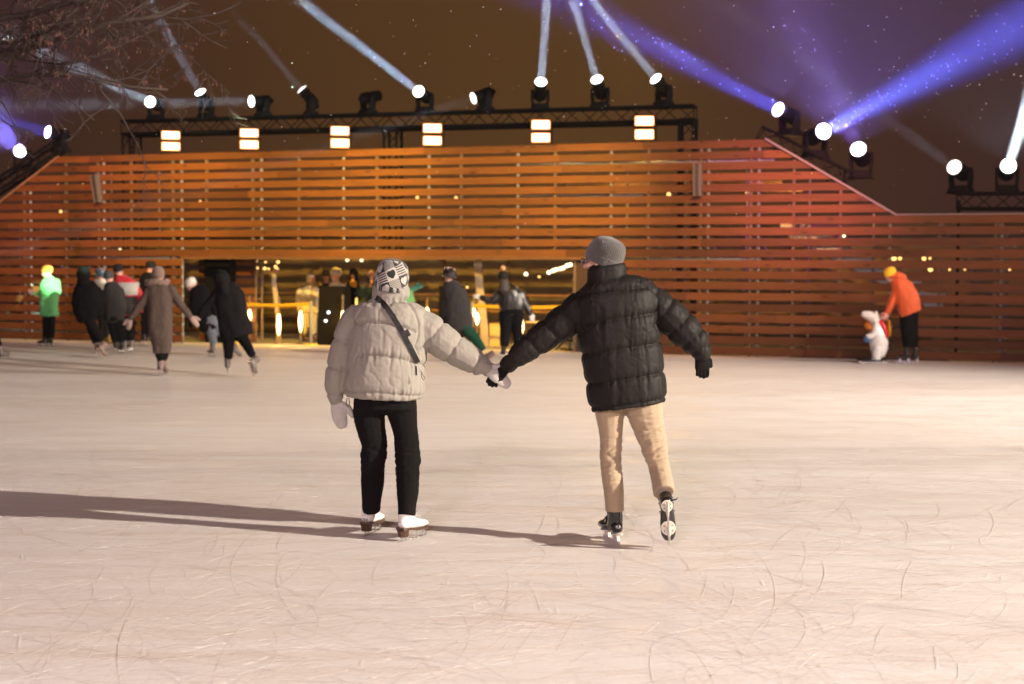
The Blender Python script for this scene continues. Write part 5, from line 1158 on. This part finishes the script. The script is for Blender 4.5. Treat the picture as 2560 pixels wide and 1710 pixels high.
# ------------------------------------------------------------------ things in the opening
col_ = empty('black_column', W(552, 860, .8), 'tall matt black column in front of the recessed boards', 'column')
p0, p1 = S(522, 700, .8), S(584, 700, .8); mb = MB(); q_ = [wl(a, bb, z) for z in (0, 1.86) for a, bb in ((p0, .62), (p1, .62), (p1, .9), (p0, .9))]; mb.hexa(q_); mb.out('panel', mat('matt_black_panel', (.004, .004, .004), .9, spec=.05), col_)
mb = MB(); q_ = [wl(a, bb, z) for z in (1.86, 1.88) for a, bb in ((p0 - .01, .61), (p1 + .01, .61), (p1 + .01, .91), (p0 - .01, .91))]; mb.hexa(q_); mb.out('cap', M['black_metal'], col_)
def blackbox(pa, pb, top, Dz, label, pins, off):
    r_ = empty('black_box', W((pa + pb) / 2, 860, off), label, 'counter'); a_, b_ = S(pa, 800, off), S(pb, 800, off); z = W((pa + pb) / 2, top, off).z
    mb = MB(); mb.hexa([wl(x, y, zz) for zz, e in ((0, .03), (z, 0)) for x, y in ((a_ - e, off - e), (b_ - e, off - e), (b_, off + .42), (a_, off + .42))]); mb.out('cabinet', mat('black_boards', (.006, .005, .0045), .8, bump=.3, bscale=30, spec=.1), r_)
    mb = MB(); mb.hexa([wl(x, y, zz) for zz in (z, z + .025) for x, y in ((a_ - .015, off - .015), (b_ + .015, off - .015), (b_ + .015, off + .435), (a_ - .015, off + .435))]); mb.out('top', M['black_metal'], r_)
    for (px, py) in pins: mb = MB(); q = W(px, py, off - .03); mb.loft([q + WN * .02, q - WN * .012], [.026, .022], n=12); mb.out('small_lamp', M['pin_white'], r_)
blackbox(797, 856, 718, 31, 'waist-high black box with two tiny white lamps beside the fur coat', [(821, 781), (814, 802)], .55)
blackbox(1098, 1142, 718, 31, 'black box half hidden by the skater in the glossy helmet', [(1105, 806)], .7)
dp = empty('dark_panel', W(1460, 860, .1), 'dark brown upright panel closing the right side of the opening', 'panel')
a_, b_ = S(1436), OP1; mb = MB(); mb.hexa([wl(x, y, z) for z in (0, ZB[9] - .07) for x, y in ((a_, .12), (b_, .12), (b_, .30), (a_, .30))]); mb.out('board', mat('dark_brown_panel', (.035, .018, .012), .8, bump=.3), dp)
mb = MB(); mb.hexa([wl(x, y, z) for z in (0, ZB[9] - .07) for x, y in ((a_ - .05, .10), (a_ - .003, .10), (a_ - .003, .32), (a_ - .05, .32))]); mb.out('edge', M['stud'], dp)
# flame-shaped lamps on thin posts
GFl = 'leaf-shaped glowing lamps on thin posts along the opening'
for i, (px, y0, y1, yt, off, lab) in enumerate(((624, 772, 805, 742, .9, 'glowing leaf-shaped lamp nearest the recessed boards'), (697, 781, 838, 745, .75, 'glowing leaf-shaped lamp below the curved pale strip'),
        (751.5, 773, 830, 748, .8, 'glowing leaf-shaped lamp in front of the fur coat'), (857, 773, 836, 740, .45, 'glowing leaf-shaped lamp at the right side of the black box'), (1068, 766, 800, 745, 1.1, 'glowing leaf-shaped lamp peeping over the cream sleeve'),
        (1184, 768, 792, 735, 1.2, 'small glowing lamp on the left of the pair behind the green trousers'), (1193, 780, 812, 750, .8, 'glowing lamp on the right of the pair behind the green trousers'), (1304.6, 790, 838, 775, .75, 'glowing leaf-shaped lamp beside the shiny black jacket'))):
    c = W(px, (y0 + y1) / 2, off); hh = (y1 - y0) / 2 * c.y / F; top = W(px, yt, off)
    r_ = empty('leaf_lamp', V((c.x, c.y, 0)), lab, 'lamp', GFl)
    mb = MB(); mb.loft([V((c.x, c.y, .0)), V((c.x, c.y, c.z - hh))], [.03, .016], n=8, dome=False); mb.loft([V((c.x, c.y, c.z + hh * .9)), V((c.x, c.y, top.z))], [.02, .024], n=8); mb.loft([V((c.x, c.y, 0)), V((c.x, c.y, .02))], [.10, .09], n=12, dome=False); mb.out('post', M['stud'], r_)
    mb = MB(); mb.loft([V((c.x, c.y, c.z + hh * t)) for t in (-1, -.75, -.45, -.1, .3, .65, .9, 1.05)], [.010, .026, .038, .044, .040, .028, .014, .005], n=12); mb.out('glowing_shade', M['flame'], r_, smooth=True)
    l = lamp('flame_lamp', 'POINT', c - WN * .12, None, 16, (1.0, .50, .10), shadow_soft_size=.08); l.parent = r_; l.matrix_parent_inverse = world_of(r_).inverted()
# pale curved strips (feather-flag poles)
for pts, lab in (([(692, 672), (685, 688), (684, 705), (688, 735), (692, 765), (696, 795), (697, 855)], 'pale curved flag pole left of the fur coat'), ([(855, 710), (856, 730), (854, 765), (856, 858)], 'pale curved flag pole right of the black box'), ([(1194, 640), (1196, 690), (1202, 750), (1210, 818), (1212, 866)], 'broad pale plank-like pole between the two dark skaters')):
    off = 1.0; q = [W(x, y, off) for x, y in pts]; q[-1].z = 0
    mb = MB(); wdt = .055 if pts[0][0] < 1000 else .085; mb.loft(q, [wdt] * len(q), [.012] * len(q), side=(1, 0, 0), n=8, dome=False)
    root_ = mb.out('flag_pole', mat('pale_plastic', (.28, .22, .15), .6)); root_at(root_, q[-1]); tag(root_, lab, 'pole')
# tape barriers
def stanchion(px, off, ytop, lab):
    q = W(px, ytop, off); r_ = empty('barrier_post', V((q.x, q.y, 0)), lab, 'barrier post')
    mb = MB(); mb.loft([V((q.x, q.y, .02)), V((q.x, q.y, q.z))], [.035, .032], n=12); mb.out('pole', M['galv'], r_, smooth=True)
    mb = MB(); mb.loft([V((q.x, q.y, 0)), V((q.x, q.y, .035))], [.17, .15], n=18, dome=False); mb.out('foot', mat('yellow_foot', (.6, .42, .03), .5), r_)
    return V((q.x, q.y, q.z - .05))
s1 = stanchion(777, .35, 754, 'grey barrier post at the right end of the yellow tape, beside the black box'); s0 = stanchion(600, .5, 754, 'grey barrier post at the left end of the yellow tape'); s2 = stanchion(1180, .5, 758, 'grey barrier post left of the shiny black jacket'); s3 = stanchion(1425, .45, 760, 'grey barrier post near the dark brown panel')
tapem = mat('yellow_tape', (.50, .30, .01), .5)
for a_, b_, lab in ((s0, s1, 'yellow barrier tape stretched across the left half of the opening'), (s2, s3, 'yellow barrier tape stretched behind the shiny black jacket')):
    pts = [a_ + (b_ - a_) * t - V((0, 0, .03 * math.sin(math.pi * t))) for t in [i / 12 for i in range(13)]]
    mb = MB(); mb.loft(pts, [.036] * 13, [.003] * 13, side=(0, 0, 1), n=6, dome=False); o_ = mb.out('barrier_tape', tapem); root_at(o_, a_); tag(o_, lab, 'barrier tape')
# glazed door frame next to the recess
gd = empty('glass_partition', W(648, 860, 1.0), 'metal-framed clear partition at the end of the recessed boards', 'partition')
for px in (640, 655): a_ = W(px, 800, 1.0); mb = MB(); mb.tube((a_.x, a_.y, 0), (a_.x, a_.y, 1.86), .022, 6); mb.out('upright', M['stud'], gd)
for z in (.1, .98, 1.80): a_, b_ = W(640, 800, 1.0), W(655, 800, 1.0); mb = MB(); mb.tube((a_.x, a_.y, z), (b_.x, b_.y, z), .018, 6); mb.out('rail', M['stud'], gd)
# kiosk across the yard with rails and lamps, planter, table
ko = 5.5
kb = empty('kiosk', wl(8, ko, 0), 'long low dim brown kiosk with horizontal rails across the yard behind the opening', 'kiosk')
mb = MB(); mb.hexa([wl(x, y, z) for z in (0, 2.55) for x, y in ((-18, ko), (30, ko), (30, ko + 3), (-18, ko + 3))]); mb.out('facade', mat('kiosk_cladding', (.125, .088, .052), .55, bump=.2, bscale=4, var=.3, vscale=.8), kb)
mb = MB(); mb.hexa([wl(x, y, z) for z in (2.55, 2.72) for x, y in ((-18.3, ko - .4), (30.3, ko - .4), (30.3, ko + 3.3), (-18.3, ko + 3.3))]); mb.out('roof', M['stud'], kb)
for z in (.62, 1.02): mb = MB(); mb.hexa([wl(x, y, zz) for zz in (z, z + .05) for x, y in ((2, ko - .08), (20, ko - .08), (20, ko - .03), (2, ko - .03))]); mb.out('rail', mat('rail_timber', (.42, .22, .08), .6), kb)
for i in range(8): mb = MB(); s = 5.5 + i * 1.7; mb.hexa([wl(x, y, zz) for zz in (0, 2.5) for x, y in ((s, ko - .05), (s + .06, ko - .05), (s + .06, ko - .01), (s, ko - .01))]); mb.out('mullion', M['stud'], kb)
BG = [(641, 653), (664, 655), (695, 655, 1), (636, 670, 1), (644, 670), (655, 673), (662, 671, 1), (672, 672), (689, 667, 1), (693, 673, 1), (868, 650, 2), (904, 650, 2), (1315, 685, 3), (1348, 692), (1372, 681, 3), (1382, 677, 3), (1390, 674, 3), (1400, 672, 3), (1408, 670, 3), (1418, 664, 3), (1426, 662, 3), (1112, 720), (1168, 718)]
for bb in BG:
    px, py = bb[:2]; q = W(px, py, 3.6); t = bb[2] if len(bb) > 2 else 0
    r_ = empty('string_bulb', q, 'warm round bulb of the festoon lighting hanging in the yard behind the opening', 'bulb', 'festoon bulbs in the yard')
    mb = MB(); mb.ball(q, (.026, .038, .036, .045)[t], None, 10); mb.out('globe', M['bulb'] if t in (0, 1) else M['bulb_white'], r_, smooth=True); mb = MB(); mb.tube(q + V((0, 0, .02)), q + V((0, 0, .11)), .014, 6); mb.out('socket', M['ink'], r_)
for x0, x1, lab in ((630, 710, 'sagging festoon cable at the left of the opening'), (1300, 1434, 'sagging festoon cable at the right of the opening')):
    pts = [W(x0 + (x1 - x0) * t, 648 + 6 * math.sin(math.pi * t), 3.6) for t in [i / 8 for i in range(9)]]; mb = MB(); mb.loft(pts, [.008] * 9, n=5); o_ = mb.out('festoon_cable', M['ink']); root_at(o_, pts[0]); tag(o_, lab, 'cable')
for (s, lab) in ((S(700), 'left'), (S(1330), 'right')):
    q = wl(s, 3.2, 2.3); l = lamp('yard_lamp', 'POINT', q, None, 34, (1.0, .62, .25), shadow_soft_size=.2)
pl = empty('planter', W(1245, 860, 1.6), 'square pale wooden planter box in the right half of the opening', 'planter')
a_, b_ = S(1228, 800, 1.6), S(1256, 800, 1.6); mb = MB(); mb.hexa([wl(x, y, z) for z in (0, .5) for x, y in ((a_, 1.5), (b_, 1.5), (b_, 1.8), (a_, 1.8))]); mb.out('box', mat('pale_plywood', (.50, .38, .16), .6), pl); mb = MB(); mb.hexa([wl(x, y, z) for z in (.5, .52) for x, y in ((a_ - .01, 1.49), (b_ + .01, 1.49), (b_ + .01, 1.81), (a_ - .01, 1.81))]); mb.out('rim', M['stud'], pl)
def table(pa, pb, ytop, off, lab):
    z = W((pa + pb) / 2, ytop, off).z; a_, b_ = S(pa, 800, off), S(pb, 800, off); r_ = empty('small_table', wl((a_ + b_) / 2, off, 0), lab, 'table')
    mb = MB(); mb.hexa([wl(x, y, zz) for zz in (z - .03, z) for x, y in ((a_, off), (b_, off), (b_, off + .5), (a_, off + .5))]); mb.out('table_top', mat('pale_table', (.5, .42, .33), .5), r_)
    for x, y in ((a_ + .03, off + .03), (b_ - .03, off + .03), (b_ - .03, off + .47), (a_ + .03, off + .47)): mb = MB(); mb.tube(wl(x, y, 0), wl(x, y, z - .03), .018, 6); mb.out('leg', M['stud'], r_)
    return z
table(873, 930, 765, 1.2, 'small table behind the cream puffer jacket with a candle and a dark bush'); z_ = table(1312, 1350, 804, 1.1, 'small pale table just right of the leaf lamp')
q = W(891, 764, 1.35); mb = MB(); mb.loft([q, q + V((0, 0, .17))], [.028, .026], n=10, dome=False); mb.loft([q + V((0, 0, .17)), q + V((0, 0, .19))], [.003, .003], n=5); o_ = mb.out('candle', mat('wax', (.7, .6, .42), .5)); root_at(o_, q); tag(o_, 'pale pillar candle on the small table', 'candle')
rnd = random.Random(5); bush = empty('bush', W(915, 765, 1.5), 'dark bushy evergreen twig arrangement on the small table', 'bush'); c_ = W(913, 738, 1.5)
mb = MB()
for i in range(900):
    v = V((rnd.gauss(0, 1), rnd.gauss(0, 1), rnd.gauss(0, 1))).normalized() * rnd.uniform(.3, 1) ** .6; q = c_ + V((v.x * .22, v.y * .15, v.z * .20)); d = (v + V((rnd.uniform(-.5, .5), rnd.uniform(-.5, .5), .4))).normalized() * .05; n_ = d.orthogonal().normalized() * .008
    mb.add([q - n_, q + n_, q + d], [(0, 1, 2)])
link('foliage', mb.mesh('foliage'), mat('dark_foliage', (.03, .045, .02), .8), bush); mb = MB(); mb.loft([W(913, 764, 1.5), c_], [.05, .02], n=8); mb.out('stem', M['bark'], bush)
# folded bicycle-like rack on the snow by the right edge
rk = empty('folding_rack', W(1425, 868, .3), 'low folded dark metal rack lying on the snow at the right of the opening', 'rack')
for (x0, y0, x1, y1) in ((1390, 874, 1425, 838), (1405, 850, 1445, 852), (1400, 872, 1450, 876), (1425, 838, 1448, 862)): mb = MB(); mb.tube(W(x0, y0, .25), W(x1, y1, .25), .018, 6); mb.out('bar', M['black_metal'], rk)
# lit yard objects behind the wall: warm bulbs seen through the slats
for i, (px, py, r0) in enumerate(((145, 464, .05), (208, 463, .05), (152, 529, .05), (350, 463, .04), (500, 505, .05), (808, 460, .05), (1043, 494, .045), (1140, 495, .05), (1672, 486, .06), (1868, 482, .05), (2235, 646, .07), (2250, 646, .05), (2310, 646, .06), (2325, 646, .035), (2326, 673, .07), (2374, 674, .03), (2394, 674, .03), (2412, 674, .025), (2524, 674, .03), (2110, 590, .04), (300, 625, .05))):
    q = W(px, py, 2.2); r_ = empty('yard_bulb', q, 'small warm bulb glowing through a gap between the wall boards', 'bulb', 'warm bulbs seen between the wall boards')
    mb = MB(); r0 *= .72; mb.ball(q, r0, None, 10); mb.out('globe', M['bulb'] if i < 19 else M['bulb_white'], r_, smooth=True); mb = MB(); mb.tube(q + V((0, 0, r0 * .8)), q + V((0, 0, r0 + .08)), .014, 6); mb.out('socket', M['ink'], r_)
for s, e_ in ((S(1930), 45), (S(1450), 22), (S(2330), 40), (S(800), 14)):
    lamp('yard_lamp', 'POINT', wl(s, 3.2, 3.6), None, e_, (1.0, .50, .14), shadow_soft_size=.15)
aw = empty('canopy', wl(S(1700), 2.2, 3), 'warm-lit timber canopy roof seen through the upper gaps of the wall', 'canopy')
for k in range(6):
    z = 3.0 + k * .19; mb = MB(); mb.hexa([wl(x, y, zz) for zz in (z, z + .06) for x, y in ((S(1250) + k * .1, 3.4 + k * .12), (S(2060) - k * .45, 3.4 + k * .12), (S(2060) - k * .45, 3.6 + k * .12), (S(1250) + k * .1, 3.6 + k * .12))]); mb.out('roof_beam', mat('lit_timber', (.30, .17, .06), .6), aw)

# ------------------------------------------------------------------ bare tree reaching in from the upper left
def tree():
    rnd = random.Random(21); root = empty('bare_tree', (-9.3, 15.5, 0), 'bare winter tree with dry seed clusters reaching in from the upper left', 'tree')
    tm = MB(); tips = []; tm.loft([V((-9.3, 15.5, 0)), V((-9.25, 15.5, 1.5)), V((-9.1, 15.5, 3.4)), V((-9.2, 15.6, 5.2)), V((-9.3, 15.7, 7.6))], [.24, .19, .16, .12, .05], n=10)
    tm.out('trunk', M['bark'], root, smooth=True)
    allseg = []
    def grow(p, d, r, L, depth, mb):
        n = 7; pts = [p]; rr = [r]; q = V(p); dd = V(d).normalized()
        for i in range(n):
            dd = (dd + V((rnd.gauss(0, .13), rnd.gauss(0, .10), rnd.gauss(0, .13) - .02 * depth))).normalized(); q = q + dd * (L / n); pts.append(V(q)); rr.append(r * (1 - .75 * (i + 1) / n) + .0025)
        mb.loft(pts, rr, n=6 if r > .02 else 4, dome=False)
        if depth < 3:
            for i in range(2, n + 1):
                for _ in range(2):
                    if rnd.random() < .27:
                        s = dd.cross(V((rnd.gauss(0, 1), rnd.gauss(0, .6), rnd.gauss(0, 1)))).normalized(); nd = (dd * .8 + s * .75).normalized(); grow(pts[i], nd, rr[i] * .6, L * rnd.uniform(.32, .52), depth + 1, mb)
        if depth >= 2: tips.extend(pts[3:])
    for pts, r in (([(-120, 165), (60, 125), (180, 92), (280, 55), (400, 40), (470, 8)], .045), ([(-120, 215), (0, 202), (90, 186), (200, 190), (300, 215), (420, 224)], .035), ([(-120, 60), (40, 40), (140, 18), (260, -20), (380, -60)], .04),
                   ([(-100, 100), (30, 108), (120, 80), (170, 40), (240, -20)], .028), ([(-60, 90), (60, 150), (150, 160), (240, 140), (330, 100), (420, 60)], .02)):
        q = [P(x, y, 15.5 + .25 * math.sin(i * 1.7)) for i, (x, y) in enumerate(pts)]; q = [V((-9.15, 15.5, q[0].z - .6))] + q
        mb = MB(); rr = [r * (1.25 - i / (len(q)) * 1.1) for i in range(len(q))]; mb.loft(q, rr, n=8, dome=False)
        for i in range(1, len(q) - 1):
            for t in (0, .33, .66):
                a = q[i] + (q[i + 1] - q[i]) * t; d0 = (q[i + 1] - q[i]).normalized(); s = V((rnd.gauss(0, .6), rnd.gauss(0, .3), rnd.gauss(0, 1))).normalized()
                grow(a, d0 * .8 + s * .7, rr[i] * .38, rnd.uniform(.5, 1.1), 1, mb)
        mb.out('limb', M['bark'], root, smooth=True)
    sd = MB(); rnd.shuffle(tips); k = 0
    for t in tips:
        if k > 300: break
        if t.x < -5.9 - .2 or t.z < 3.6: continue
        k += 1
        for _ in range(rnd.randint(3, 7)):
            o = V((rnd.gauss(0, .02), rnd.gauss(0, .02), -.01 - abs(rnd.gauss(0, .03)))); d = V((rnd.gauss(0, .25), rnd.gauss(0, .25), -1)).normalized() * rnd.uniform(.03, .05); n_ = V((rnd.gauss(0, 1), rnd.gauss(0, 1), 0)).normalized() * .007
            b0 = t + o; sd.add([b0, b0 + d * .5 + n_, b0 + d, b0 + d * .5 - n_], [(0, 1, 2, 3)])
    o = link('seed_clusters', sd.mesh('seeds'), M['seed'], root); tag(o, kind='stuff')
tree()
